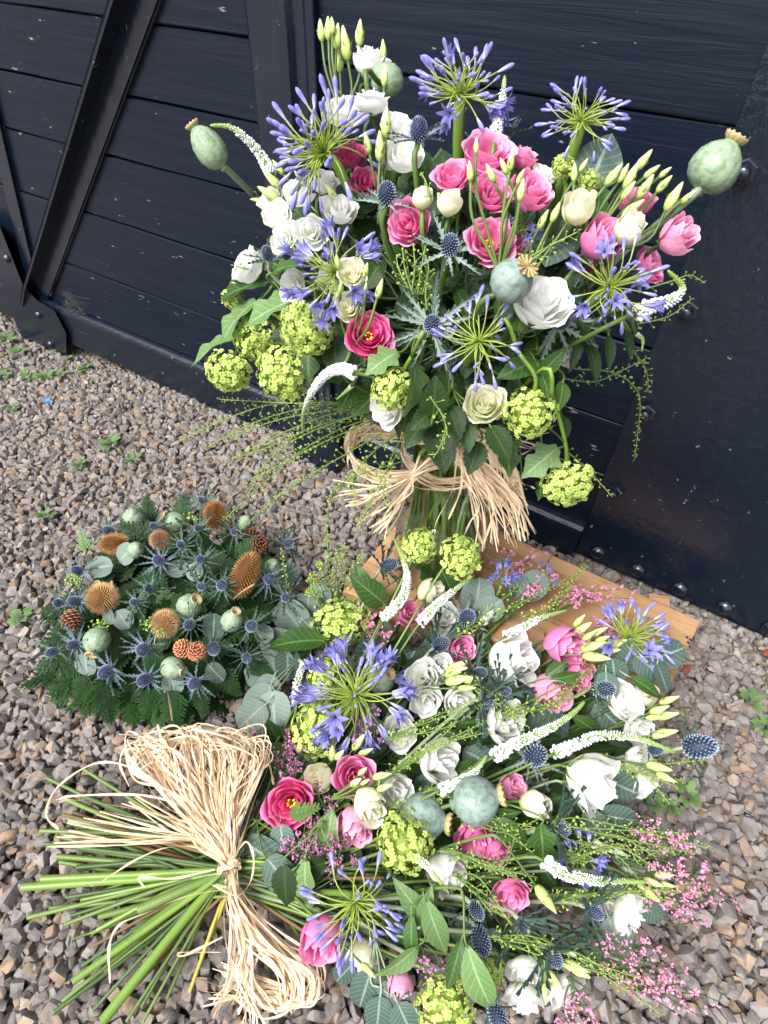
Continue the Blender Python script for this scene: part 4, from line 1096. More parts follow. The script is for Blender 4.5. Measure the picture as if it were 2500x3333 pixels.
# vase: glass wall, thick foot, water
vase = thing('glass_vase', 'clear round glass vase full of green stems standing on the timber plinth', 'vase', VB0)
V, Fc, t = lathe([(.0, .0), (.094, .0), (.098, .004), (.098, .20), (.095, .255), (.094, .285), (.097, .30), (.0945, .30), (.0915, .285), (.0925, .255), (.0955, .20), (.0955, .016), (.0, .013)], 40)
Fc = [f for f in Fc if len(f) == 4]
add('wall', MB().add(V, Fc, t).mesh('wall', M['glass']), mat4(np.eye(3), VB0 + np.array([0, 0, .0015])), vase)
V, Fc, t = lathe([(.0, .0165), (.0945, .0165), (.0945, .17), (.0, .17)], 40)
add('water', MB().add(V, [f for f in Fc if len(f) == 4], t).mesh('water', M['water']), mat4(np.eye(3), VB0 + np.array([0, 0, .0015])), vase)

# white lisianthus
bloom('wl', 1199, 205, 128, (.1, -.72, .65), 'white lisianthus bloom at the very top of the vase bouquet', .02)
bloom('wl', 1211, 330, 122, (.1, -.78, .6), 'white lisianthus cup directly under the topmost white bloom')
bloom('wl', 1112, 360, 150, (-.2, -.5, .8), 'wide white lisianthus half hidden behind the large blue agapanthus', -.04)
bloom('wl', 1290, 412, 120, (.3, -.5, .8), 'white lisianthus above and behind the highest sea holly', -.02)
bloom('wl', 1312, 512, 135, (.1, -.4, .9), 'white lisianthus behind the stem of the highest sea holly', -.02)
bloom('wl', 976, 627, 118, (-.3, -.5, .8), 'white lisianthus under the agapanthus umbel beside the upper veronica')
bloom('wl', 1050, 597, 95, (.1, -.5, .8), 'small white lisianthus tucked between agapanthus umbel and its thick stem')
bloom('wl', 1103, 690, 115, (.1, -.3, .9), 'white lisianthus pressed against the thick green agapanthus stem')
bloom('wl', 901, 705, 110, (-.25, -.15, .9), 'tightly spiralled white lisianthus near the dark planks, upper of two stacked')
bloom('wl', 928, 772, 110, (-.2, .1, .9), 'loose white lisianthus directly beneath the spiralled white bloom')
bloom('wl', 1012, 752, 110, (.0, .0, 1), 'white lisianthus just above the blue trumpets of the drooping agapanthus')
bloom('wl', 886, 642, 90, (-.4, -.4, .8), 'white lisianthus half hidden by green buds below the upper veronica', -.02)
bloom('wl', 806, 872, 130, (-.75, -.35, .5), 'white lisianthus jutting out alone over a green leaf towards the planks')
bloom('wl', 955, 925, 100, (-.3, .0, .9), 'white lisianthus partly covered by drooping blue agapanthus trumpets', -.02)
bloom('wl', 1075, 912, 95, (.0, .1, .9), 'white lisianthus behind the cream lisianthus and its green buds', -.02)
bloom('wl', 1768, 570, 95, (.3, -.5, .8), 'white bloom peeping out between pink cluster and small snowball head', -.03)
bloom('wl', 1845, 1160, 75, (.3, .2, .8), 'white petals glimpsed in shade under the large white rose', -.03)
bloom('wl', 988, 1195, 70, (-.2, .3, .8), 'white petals glimpsed between two green snowball heads', -.03)
# roses
bloom('wr', 1758, 985, 195, (.12, -.30, .9), 'large white rose beside the blue grey poppy pod, facing the camera', .03)
bloom('crr', 1574, 1322, 132, (-.1, -.15, 1), 'round cream rose facing the camera above the raffia bow', .02)
bloom('wr', 1262, 1325, 118, (-.45, .25, .8), 'white rose half covered by a hanging green snowball head')
# cream lisianthus and rosebuds
bloom('crr', 1153, 889, 95, (.05, -.25, 1), 'cream lisianthus opening among green buds before the blue trumpets', .03)
bloom('crr', 1138, 1000, 95, (.0, .05, 1), 'cream lisianthus just above the round magenta bloom', .03)
bloom('cl', 1372, 644, 72, (-.1, -.75, .6), 'narrow cream bud, thinner of two under the pink cluster', .03)
bloom('cl', 1466, 660, 85, (.05, -.6, .7), 'ragged rounder cream bud of the two under the pink cluster', .03)
bloom('cl', 1886, 680, 112, (-.1, -.5, .8), 'cream rosebud above the large side-facing pink rose', .03)
bloom('cl', 2045, 749, 105, (.25, -.35, .8), 'cream rosebud tucked against the large side-facing pink rose', .04)
# pinks
bloom('pe', 1470, 575, 122, (-.25, -.25, .9), 'pink lisianthus with yellow eye at the planks end of the pink cluster', .01)
bloom('pe', 1582, 500, 165, (0, -.45, .8), 'wide pink lisianthus with yellow eye topping the pink cluster')
bloom('pk', 1597, 632, 130, (-.05, -.15, .9), 'pink lisianthus in the middle of the cluster behind dark stems', .02)
bloom('pk', 1725, 632, 145, (.3, -.2, .9), 'ruffled pink lisianthus at the plate end of the pink cluster', .01)
bloom('pk', 1702, 515, 100, (.3, -.6, .6), 'frilled pink lisianthus peeping from behind the topmost pink bloom', -.03)
bloom('pe', 1592, 785, 155, (-.1, -.05, 1), 'large open pink lisianthus with yellow eye above the blue grey pod', .02)
bloom('pk', 1684, 818, 115, (.5, .1, .6), 'deep pink lisianthus half hidden behind the large open one', -.02)
bloom('pk', 1330, 725, 140, (-.3, .05, .9), 'deep pink lisianthus beside the dense lacy green sprays', .01)
bloom('pr', 1958, 785, 145, (.35, -.15, .75), 'large pink rose seen from its side beneath the cream rosebuds', .02)
bloom('pp', 2200, 770, 118, (.35, -.1, .8), 'pink bud-shaped bloom standing out alone beside the steel plate', .02)
bloom('pk', 2075, 662, 130, (.1, -.5, .8), 'pink lisianthus among the green bud spray below the largest pod', -.02)
bloom('pk', 2110, 868, 115, (.4, -.1, .8), 'pink lisianthus glimpsed behind the star-flowered agapanthus', -.03)
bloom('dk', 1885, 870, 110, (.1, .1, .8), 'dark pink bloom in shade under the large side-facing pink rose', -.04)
bloom('mg', 1192, 1097, 152, (-.05, .0, 1), 'round magenta lisianthus with dark eye facing the camera', .03)
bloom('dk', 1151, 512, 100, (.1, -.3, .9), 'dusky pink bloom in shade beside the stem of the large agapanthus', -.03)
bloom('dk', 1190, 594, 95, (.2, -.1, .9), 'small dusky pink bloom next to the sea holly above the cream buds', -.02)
# agapanthus
aga(1056, 500, 204, (-.55, -.50, .55), 'large blue agapanthus umbel mostly in bud above the white blooms', 66, 104, .0, .35, .05, .0056)
aga(1502, 310, 175, (0, -.62, .55), 'tallest blue agapanthus with open trumpets round its rim', 64, 112, .20, .45, .0, .006)
aga(1890, 395, 150, (.05, -.50, .65), 'small agapanthus umbel of tight buds standing against the dark planks', 48, 118, .0, .4, .0, .006)
aga(1090, 890, 172, (-.5, -.10, .6), 'agapanthus with blue trumpets drooping beside the cream lisianthus', 34, 115, .5, .1, .03, .006)
aga(1559, 1112, 172, (.05, .05, .9), 'airy agapanthus of sparse buds in front of the silver sea holly', 32, 112, .0, .3, .05, .0055)
aga(1985, 935, 180, (.15, -.05, .9), 'agapanthus with a wide open blue star below the pink rose', 46, 110, .18, .3, .03, .006)
aga(1692, 745, 85, (.2, -.1, .9), 'small blue agapanthus glimpsed between pink lisianthus and grey leaf', 16, 100, .7, .1, -.01, .005, opened_low=False)
# sea holly
holly(1362, 425, 48, (0, -.75, .55), 'topmost sea holly with violet blue cone and thin dark bracts', 100, 12, 'bractblue', 'hollyviolet', .03)
holly(1259, 633, 50, (0, -.55, .75), 'sea holly between the dusky pink blooms and the cream buds', 115, 11, 'bract', 'holly', .03)
holly(1463, 799, 50, (.05, -.35, .9), 'sea holly with silver collar between two large pink blooms', 118, 13, 'bract', 'holly', .03)
holly(1408, 1056, 50, (-.1, .0, 1), 'sea holly with the widest silver star collar, next to the magenta bloom', 165, 14, 'bract', 'holly', .04)
holly(1826, 1048, 46, (.2, .1, .9), 'sea holly tucked beneath the large white rose', 160, 13, 'bract', 'holly', -.01)
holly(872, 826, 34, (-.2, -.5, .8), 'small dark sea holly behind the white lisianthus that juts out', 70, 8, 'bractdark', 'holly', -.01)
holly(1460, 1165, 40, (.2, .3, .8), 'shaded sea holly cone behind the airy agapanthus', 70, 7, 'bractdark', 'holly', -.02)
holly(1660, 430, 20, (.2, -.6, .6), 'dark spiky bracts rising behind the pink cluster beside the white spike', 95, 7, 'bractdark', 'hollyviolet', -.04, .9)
# poppy pods
poppy(681, 482, 98, (-.50, -.62, .35), 'oval pale green poppy pod sticking out alone towards the planks', 'g', 1.4, .02, None, False, [(745, 556), (825, 635)])
poppy(2327, 545, 156, (.42, -.68, .45), 'largest poppy pod, green, on a thick stem beside a plate bolt', 'g', 1.0, .02, None, False, [(2250, 640), (2095, 770)])
poppy(1667, 913, 138, (.45, -.25, .85), 'blue grey poppy pod with star cap beside the large white rose', 'b', 1.0, .07)
poppy(1262, 265, 105, (.3, -.5, -.5), 'green pod half hidden behind the topmost white lisianthus', 'g', 1.0, -.05, crown=False)
# veronica
veronica([(886, 570), (845, 500), (802, 452), (745, 412), (684, 408)], 46, 'white veronica curving over the oval poppy pod', .03)
veronica([(1611, 450), (1622, 390), (1636, 320), (1643, 246)], 50, 'upright white veronica against the planks beside the tallest agapanthus', -.01, .8)
veronica([(2066, 1022), (2125, 995), (2190, 975), (2222, 935), (2174, 880)], 66, 'thick white veronica with bent green tip beside the steel plate', .03, .6)
veronica([(1155, 1214), (1105, 1200), (1055, 1225), (1010, 1285), (988, 1345), (986, 1408)], 52, 'white veronica arching down over the trailing green sprays', .05, .6)
veronica([(1145, 1255), (1125, 1275), (1095, 1300)], 24, 'short unopened green veronica tip under the arching white one', .03, .0)
veronica([(2070, 1085), (2092, 1105), (2090, 1140)], 26, 'short green veronica tip hanging under the bent white one', .02, .0)
# snowball heads
snow(1002, 1057, 190, 120, 8, (-.1, .75, .55), 'snowball head under the blue trumpets, cut side up', 'dome', .03, stemto=[(1030, 985)])
snow(840, 1098, 150, 105, 55, (-.55, .35, .7), 'snowball head between pale leaf and the largest snowball', 'cup', .02)
snow(928, 1208, 180, 120, 32, (-.35, .55, .75), 'largest snowball head of the vase bouquet, above the arching veronica', 'cup', .04)
snow(749, 1198, 155, 95, 15, (-.2, .75, .5), 'flat snowball head dangling furthest towards the gravel', 'dome', .02, stemto=[(775, 1130), (800, 1070)])
snow(761, 973, 84, 70, 20, (-.5, -.1, .8), 'small yellow green snowball head above the pale leaf', 'ball', .0)
snow(1280, 1262, 140, 120, 50, (-.2, .45, .85), 'broken snowball head hanging over the half-covered white rose', 'cup', .04, stemto=[(1340, 1160)])
snow(1725, 1342, 172, 172, 0, (.1, .1, 1), 'round full snowball beside the round cream rose', 'ball', .03, stemto=[(1745, 1240), (1690, 1150)])
snow(1842, 1560, 175, 105, 8, (.1, .75, .6), 'snowball head dangling lowest in front of the sill beam', 'dome', .03, stemto=[(1845, 1480), (1828, 1390), (1800, 1300)])
snow(1915, 590, 84, 72, 0, (.2, -.3, .9), 'small snowball head beside the round grey leaf', 'ball', .0)
snow(1835, 543, 80, 78, 0, (-.1, -.6, .7), 'unripe snowball head under the small agapanthus umbel', 'ball', -.02)
# closed buds
buds([(1044, 99, 66, (-.12, -.95, .2)), (1067, 92, 70, (-.05, -.95, .2)), (1082, 82, 55, (0, -.95, .1)), (1096, 118, 75, (.05, -.95, .25)), (1124, 140, 100, (-.15, -.95, .3)), (1170, 105, 80, (0, -.95, .2)), (1104, 190, 80, (-.05, -.95, .3))], 'group of pale green buds rising above the topmost white bloom', lift=.0)
buds([(1248, 160, 62, (.0, -.95, .2)), (1252, 247, 62, (.05, -.95, .2)), (1256, 398, 92, (0, -.95, .3)), (1238, 476, 92, (.05, -.95, .3)), (1196, 464, 66, (-.2, -.9, .3))], 'green buds hanging down the line of upper white blooms')
buds([(886, 585, 78, (-.7, -.55, .4)), (877, 632, 86, (-.8, -.35, .4)), (835, 651, 42, (-.95, -.05, .2)), (982, 583, 66, (-.6, -.6, .5)), (1079, 625, 66, (-.5, -.6, .5)), (905, 545, 55, (-.6, -.6, .4)), (1028, 560, 60, (-.4, -.7, .4))], 'pale green buds in front of the white blooms near the planks')
buds([(1531, 557, 62, (-.1, -.9, .4)), (1550, 474, 48, (-.05, -.95, .3)), (1597, 564, 66, (-.5, -.6, .6)), (1665, 521, 64, (.1, -.9, .4)), (1694, 575, 52, (.35, -.85, .4)), (1698, 618, 70, (.1, -.9, .4)), (1640, 540, 55, (-.4, -.7, .4))], 'green buds on dark stems in front of the pink cluster', lift=.06)
buds([(1998, 568, 78, (.55, -.75, .3)), (2030, 564, 64, (.5, -.8, .3)), (2056, 571, 88, (.45, -.8, .3)), (2096, 521, 76, (.6, -.75, .2)), (2103, 608, 84, (.55, -.75, .3)), (2122, 557, 64, (.75, -.6, .2)), (2161, 598, 66, (.6, -.7, .3)), (2193, 640, 96, (.45, -.85, .3)), (2060, 676, 80, (.7, -.5, .5)), (2240, 640, 60, (.7, -.6, .3)), (2045, 620, 66, (.5, -.7, .4)), (2165, 560, 50, (.75, -.6, .2))], 'dense spray of cream green buds leading up to the largest pod', lift=.03)
buds([(1900, 537, 48, (.5, -.8, .3)), (1810, 691, 66, (.4, -.85, .3)), (1870, 560, 58, (.0, -.95, .3)), (1768, 715, 66, (.4, -.8, .4))], 'few green buds around the cream rosebud above the pink rose')
buds([(1100, 853, 58, (-.1, -.5, .8)), (1110, 935, 52, (.1, -.4, .8)), (1192, 878, 48, (.2, -.7, .6)), (1236, 940, 64, (.3, -.85, .4)), (1190, 935, 36, (.1, -.7, .6))], 'green buds flanking the cream lisianthus above the magenta bloom', lift=.05)
# leaves that can be told apart
GL = None
sprig([('vibg', 785, 925, 160, (-.95, .12, .2), (-.1, -.6, .7)), ('vibg', 922, 862, 110, (.6, -.2, .5), (.1, -.5, .8))], 'green leaf over the small snowball head with a toothed one behind', lift=.02)
sprig([('vib', 880, 992, 200, (-.9, .22, .2), (.15, -.7, .7))], 'broad pale veined leaf above the cut-side-up snowball head', lift=.035)
sprig([('vib', 760, 1028, 180, (-.80, .55, .1), (-.3, -.6, .7)), ('vib', 812, 1040, 110, (-.35, .9, .2), (-.3, -.2, .9))], 'pale leaf bending down towards the dangling flat snowball', lift=.04)
sprig([('vib', 682, 1122, 170, (-.95, .28, .1), (.1, -.8, .5))], 'narrow pale leaf reaching furthest out towards the planks', lift=.0)
sprig([('rose', 1415, 1297, 135, (.0, -.6, .6), (0, .1, 1)), ('rose', 1437, 1452, 165, (.12, .95, .3), (0, .1, 1)), ('rose', 1545, 1488, 112, (-.3, .95, .3), (.0, .1, 1)), ('rose', 1480, 1370, 120, (.3, .9, .4), (.1, 0, 1)), ('rose', 1352, 1410, 110, (-.5, .7, .4), (-.1, 0, 1)), ('rose', 1630, 1440, 130, (.45, .8, .3), (.2, 0, 1)), ('rose', 1380, 1360, 110, (-.6, .5, .4), (-.1, 0, 1)), ('rose', 1520, 1420, 100, (.1, .9, .4), (0, 0, 1))], 'dark serrated rose leaves hanging in front of the raffia bow', lift=.06)
sprig([('mid', 1832, 1285, 105, (-.1, .9, .4), (.3, 0, .9)), ('mid', 1770, 1220, 130, (.3, .8, .4), (.2, 0, .9)), ('mid', 1800, 1180, 110, (.5, -.4, .6), (.3, 0, .9)), ('rose', 1840, 1390, 90, (.2, .9, .3), (.5, 0, .8)), ('mid', 1690, 1195, 140, (-.8, .3, .4), (.0, -.2, .9))], 'mid green leaves beside the round full snowball', lift=.02)
sprig([('vib', 1765, 1498, 150, (-.75, .55, .3), (.1, -.3, .9)), ('vibg', 1655, 1470, 140, (.2, .85, .4), (.2, -.1, .9)), ('vibg', 1765, 1590, 70, (-.1, .9, .3), (.2, 0, .9))], 'pale veined leaf above the lowest dangling snowball', lift=.03)
sprig([('grey', 1955, 520, 185, (.35, -.85, .2), (.0, -.2, 1))], 'large grey green leaf standing up behind the bud spray', lift=-.03)
sprig([('vibg', 1955, 650, 120, (.15, -.8, .4), (.2, -.3, .9)), ('grey', 1800, 790, 190, (-.25, .7, .4), (0, 0, 1)), ('rose', 1830, 720, 120, (.4, -.7, .4), (0, -.2, 1)), ('rose', 1845, 960, 120, (.3, .3, .7), (.1, 0, 1))], 'grey green leaves between cream rosebud and large pink rose', lift=-.01)
sprig([('lanced', 2052, 1110, 110, (.3, .9, .2), (.2, -.2, .9)), ('lanced', 1990, 1140, 115, (.1, .95, .2), (.1, -.2, .9)), ('lanced', 1940, 1170, 150, (.3, .9, .2), (.2, -.2, .9)), ('lanced', 2015, 1010, 90, (-.5, -.6, .4), (.2, -.2, .9)), ('lanced', 1880, 1145, 120, (-.2, .9, .2), (.2, -.2, .9)), ('lanced', 1915, 1080, 120, (.6, .7, .2), (.2, -.2, .9))], 'dark toothed leaves hanging below the bent veronica', lift=.0)
sprig([('vib', 1245, 1170, 130, (-.75, .45, .4), (.1, -.4, .9)), ('vib', 1360, 1250, 190, (.12, .95, .2), (.9, 0, .5))], 'twisted pale leaf hanging beside the broken snowball head', lift=.055)
sprig([('vibg', 1000, 1165, 140, (-.1, .95, .2), (-.2, 0, .9)), ('mid', 960, 1130, 110, (.5, .7, .4), (0, 0, 1)), ('rose', 1090, 1150, 140, (.1, .9, .3), (0, 0, 1)), ('rose', 1040, 1130, 120, (.3, .8, .4), (0, 0, 1))], 'green leaf folded between the two lower snowball heads', lift=.0)
# leaves that fill the inside
for k in range(16):
    L = []
    for i in range(11):
        a, rr = random.uniform(0, 6.28), math.sqrt(random.random())
        u = 1430 + rr * math.cos(a) * 560; v = 930 + rr * math.sin(a) * 440
        if v < 640 and u < 900: v += 150
        dd = (math.cos(a) * .8 + random.gauss(0, .3), math.sin(a) * .8 + random.gauss(0, .3), random.uniform(-.1, .6))
        L.append((random.choice(['rose', 'rose', 'rose', 'mid', 'lanced', 'eucd', 'vibg']), u, v, random.uniform(95, 150), dd, (random.gauss(0, .3), random.gauss(-.2, .3), 1)))
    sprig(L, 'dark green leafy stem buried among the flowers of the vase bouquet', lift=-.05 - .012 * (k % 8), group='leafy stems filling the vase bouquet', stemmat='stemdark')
for k in range(6):
    L = []
    for i in range(9):
        u = random.uniform(1180, 1740); v = random.uniform(1160, 1370)
        L.append((random.choice(['rose', 'rose', 'mid', 'lanced']), u, v, random.uniform(100, 150), (random.gauss(0, .6), .7, random.uniform(0, .5)), (random.gauss(0, .3), random.gauss(0, .3), 1)))
    sprig(L, 'dark green leafy stem low in the vase bouquet above the raffia', lift=-.02 - .012 * k, group='low leafy stems above the raffia', stemmat='stemdark')

for k in range(8):
    L = []
    for i in range(9):
        u = random.uniform(1150, 1900); v = random.uniform(640, 1180)
        L.append((random.choice(['rose', 'rose', 'lanced', 'mid']), u, v, random.uniform(90, 140), (random.gauss(0, .7), random.gauss(-.3, .6), random.uniform(.1, .7)), (random.gauss(0, .3), random.gauss(-.2, .3), 1)))
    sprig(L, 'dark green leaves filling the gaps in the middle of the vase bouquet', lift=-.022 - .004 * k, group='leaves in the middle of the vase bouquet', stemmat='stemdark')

# lacy green sprays
def zq(a, b):                                       # image point, depth along wall axis runs from a to b
    return lambda u, v, s: aty(u, v, a + (b - a) * s)
def T3(pts): return [(550 + x / 1.659, 750 + y / 1.659) for x, y in pts]
def T4(pts): return [(1300 + x / 1.659, 700 + y / 1.659) for x, y in pts]
trail = [[(1150, 950), (700, 935), (270, 912)], [(1100, 930), (740, 930), (450, 965), (50, 1132)], [(1150, 930), (850, 940), (500, 1022), (200, 1172)], [(1150, 960), (900, 985), (600, 1100), (310, 1252)],
         [(1200, 960), (1000, 1000), (620, 1165), (420, 1392)], [(1200, 980), (900, 1085), (640, 1250), (300, 1562)], [(1250, 1040), (960, 1205), (640, 1400), (375, 1625)], [(1150, 940), (640, 1010), (330, 1120)], [(1180, 960), (820, 1050), (560, 1160), (330, 1240)], [(1150, 1000), (760, 1180), (480, 1330)]]
for P in trail:
    cress([T3(P)], 'lacy green spray trailing from the vase bouquet out over the gravel', 'trailing green sprays over the gravel', zs=zq(.64, .58), pod=6.5, step=.008, side=.014, start=.06)
for P in ([(1330, 1020), (1100, 1200), (1000, 1330), (1000, 1470)], [(1250, 1250), (1000, 1330), (880, 1420), (848, 1585)], [(1290, 1130), (1180, 1290), (1090, 1460), (1010, 1640)], [(1300, 1050), (1200, 1230), (1160, 1420), (1190, 1500)]):
    cress([T3(P)], 'lacy green spray hanging in front of the raffia bow', 'green sprays in front of the raffia bow', zs=zq(.64, .60), pod=9, step=.009, side=.014, start=.15)
cress([T4([(870, 880), (1050, 900), (1180, 850), (1340, 770)]), T4([(930, 830), (1150, 850), (1270, 930), (1300, 1040), (1270, 1320)]), T4([(1240, 710), (1330, 830), (1345, 960)])], 'lacy green spray dangling in a long curl over the steel plate', 'green sprays by the steel plate', zs=zq(.80, .90), pod=7.5, step=.009, side=.010)
cress([T4([(1330, 400), (1490, 350), (1570, 325), (1650, 365)]), T4([(1280, 590), (1420, 560), (1500, 520), (1580, 450)])], 'tiny green sprays sticking out beside the bent veronica tip', 'green sprays by the steel plate', zs=zq(.84, .90), pod=6.5, step=.008, side=.009)
cress([T4([(900, 1270), (1040, 1400), (1150, 1522)]), T4([(650, 1230), (660, 1400), (670, 1575)])], 'lacy green sprays hanging beside the lowest dangling snowball', 'green sprays by the steel plate', zs=zq(.72, .72), pod=7, step=.009, side=.011)
cress([[(1345, 960), (1320, 880), (1310, 810)], [(1360, 960), (1370, 880), (1385, 800)], [(1340, 950), (1350, 870), (1345, 790)], [(1375, 960), (1395, 880), (1385, 830)], [(1330, 940), (1300, 880), (1290, 840)]], 'dense bunch of lacy green pods between magenta bloom and silver sea holly', None, lift=.035, pod=9, step=.008, side=.016)
cress([[(1390, 1010), (1385, 960), (1390, 920)], [(1400, 640), (1385, 590), (1370, 560)]], 'short green pod sprigs above the widest silver star collar', None, lift=.04, pod=7, step=.008, side=.009)
cress([[(1700, 850), (1790, 800), (1880, 755)], [(1690, 880), (1740, 840), (1790, 800)]], 'green pod spray in front of the grey leaf near the pink rose', None, lift=.04, pod=9, step=.008, side=.013)
cress([[(1400, 1290), (1450, 1380), (1425, 1470), (1395, 1480)], [(1430, 1330), (1455, 1400), (1440, 1440)]], 'thin sprig of green pods over the big dark rose leaf', None, lift=.08, pod=8, step=.012, side=.010)
cress([[(820, 880), (780, 870), (755, 862)], [(980, 830), (950, 800), (930, 760)]], 'tiny green pod sprigs near the white lisianthus that juts out', None, lift=.03, pod=7, step=.008, side=.009)

for k in range(44):                                 # stems inside the glass whose flowers cannot be made out
    a = rng.uniform(0, 6.28); b = NECK + np.array([.045 * math.cos(a), .035 * math.sin(a), rng.uniform(.03, .08)])
    root = thing('green_stem', 'bare green flower stem standing in the glass vase', 'flower stem', b, 'bare stems in the glass vase')
    f = np.array([VB0[0] - .085 * math.sqrt(rng.random()) * math.cos(a + rng.normal(0, .9)), VB0[1] - .085 * math.sqrt(rng.random()) * math.sin(a + rng.normal(0, .9)), BZ + .016 + rng.uniform(0, .05)])
    q = NECK + np.array([rng.normal(0, .026), rng.normal(0, .022), 0])
    V, Fc, t = tube(crom([b, q, lerp(q, f, .5), f], 5), rng.uniform(.0032, .0062), 7)
    add('stalk', MB().add(V, Fc, t).mesh('stalk', M[random.choice(['stembright', 'stembright', 'stembright', 'stem', 'stembrown'])]), None, root)

# raffia bow round the neck of the vase
kn = aty(1455, 1455, .66)
bow = thing('raffia_bow', 'natural straw coloured raffia bow tied round the neck of the vase', 'raffia bow', kn)
def rz(u, v, y): return aty(u, v, y)
for i in range(46):                                 # loop on the planks side
    j = lambda s: rng.normal(0, s)
    o = rng.uniform(-1, 1)
    P = [rz(1420 + j(20), 1500 + j(12), .69), rz(1330 + j(15), 1545 + o * 14, .665), rz(1215 + j(14), 1545 + o * 22, .650 + j(.006)), rz(1138 + o * 12, 1480 + o * 14 + j(8), .66 + j(.01)), rz(1155 + o * 12, 1415 + j(12), .69), rz(1260 + j(15), 1392 + j(18), .72), rz(1400 + j(25), 1420 + j(12), .71)]
    strand(P, .0042, bow)
for i in range(34):                                 # tails on the planks side
    s = rng.random(); e = lerp((1085, 1585), (1262, 1770), s); e = e + rng.normal(0, 14, 2)
    P = [rz(1400 + rng.normal(0, 20), 1500 + rng.normal(0, 15), .68), rz(*lerp((1330, 1545), (1340, 1580), s), .655), rz(*lerp((1210, 1590), (1290, 1680), s) + rng.normal(0, 10, 2), .64 + rng.normal(0, .008)), rz(*e, .64 + rng.normal(0, .012))]
    strand(P, .0042, bow, 'tail')
for i in range(26):                                 # band wrapped round the stems
    zc = .395 + rng.normal(0, .014); r0 = .083 + rng.uniform(-.004, .006); a0 = rng.uniform(0, 6.28)
    P = [NECK * np.array([1, 1, 0]) + np.array([r0 * math.cos(a0 + a), r0 * math.sin(a0 + a), zc + rng.normal(0, .004)]) for a in np.linspace(0, 4.4, 8)]
    strand(P, .0042, bow, 'band')
for i in range(40):                                 # flat fan and loops on the plate side
    s = rng.random(); j = lambda q: rng.normal(0, q)
    P = [rz(1490 + j(15), 1440 + j(25), .68), rz(1560 + j(20), 1430 + j(22), .67), rz(1625 + j(18), 1490 + j(18), .66), rz(1665 + j(10), 1560 + j(22), .655), rz(1640 + j(18), 1620 + j(15), .65), rz(1580 + j(15), 1560 + j(20), .655), rz(1510 + j(14), 1500 + j(15), .67)]
    strand(P if s < .5 else P[:4] + [rz(1690 + j(15), 1640 + j(30), .65)], .0042, bow)
for i in range(44):
    s = rng.random(); e = lerp((1560, 1790), (1730, 1725), s) + rng.normal(0, 18, 2)
    P = [rz(1490 + rng.normal(0, 12), 1450 + rng.normal(0, 15), .68), rz(*lerp((1500, 1540), (1600, 1540), s) + rng.normal(0, 12, 2), .655), rz(*lerp((1555, 1660), (1680, 1640), s) + rng.normal(0, 14, 2), .64), rz(*e, .64 + rng.normal(0, .015))]
    strand(P, .0038, bow, 'tail')
for pts in ([(1490, 1470), (1470, 1600), (1420, 1700), (1408, 1780)], [(1500, 1480), (1500, 1590), (1460, 1690)], [(1500, 1550), (1560, 1640), (1530, 1700), (1510, 1745)], [(1340, 1550), (1340, 1600), (1290, 1640)], [(1660, 1440), (1720, 1460), (1750, 1440)], [(1670, 1560), (1720, 1580), (1742, 1590)], [(1670, 1430), (1740, 1450), (1700, 1480)]):
    strand([rz(u, v, .64) for u, v in pts], .004, bow, 'tail')

# ================================================================== the sheaf lying on the gravel
CTX['w'] = 'S'
def R2(x, y): return (50 + x / 1.659, 2300 + y / 1.659)
ends = [((170, 385), 7, 'stem'), ((365, 335), 7, 'stem'), ((275, 500), 9, 'stem'), ((290, 615), 9, 'stemgrey'), ((360, 650), 10, 'stemyellow'), ((135, 670), 8, 'stem'), ((155, 740), 8, 'stemdark'), ((345, 765), 10, 'stem'), ((545, 855), 10, 'stem'), ((40, 975), 16, 'stembright'), ((140, 930), 14, 'stembright'), ((275, 1030), 8, 'stemdark'),
        ((65, 1140), 9, 'stem'), ((185, 1090), 9, 'stem'), ((270, 1175), 8, 'stem'), ((310, 1255), 6, 'stemdark'), ((450, 1135), 13, 'stem'), ((665, 1100), 20, 'stem'), ((510, 1185), 8, 'stem'), ((650, 1240), 22, 'stembright'), ((630, 1210), 9, 'stemdark'), ((310, 1485), 15, 'stembright'), ((255, 1590), 9, 'stem'), ((210, 1650), 10, 'stemdark'), ((470, 1700), 22, 'stembright'),
        ((905, 1190), 10, 'stemgrey'), ((1005, 1355), 10, 'stemyellow'), ((940, 1545), 8, 'stemyellow'), ((820, 1575), 7, 'stem'), ((690, 1700), 7, 'stem'), ((600, 1700), 7, 'stem'), ((520, 1640), 8, 'stembrown'), ((310, 570), 8, 'stembrown'), ((220, 700), 6, 'stem'), ((360, 1400), 7, 'stemdark'), ((420, 1640), 8, 'stemdark'), ((700, 1450), 7, 'stem'), ((760, 1350), 7, 'stembrown'), ((180, 930), 6, 'stemgrey'), ((400, 1020), 7, 'stem')]
for k in range(18):
    a = k / 17; ends.append((tuple(np.array(lerp((230, 480), (640, 1560), a)) + rng.normal(0, 45, 2) + np.array([-90 * math.sin(a * 3.1), 0])), rng.uniform(6, 11), random.choice(['stem', 'stemdark', 'stem', 'stembright', 'stembrown'])))
order = list(range(len(ends))); random.shuffle(order)
for k in order:
    (x, y), wpx, mt = ends[k]; u, v = R2(x, y)
    p = atz(u, v, .030 + (.022 if wpx > 13 else 0) + rng.uniform(0, .012)); cuts.append((p, px(p, wpx / 1.659 * 2.7) * .5, mt))

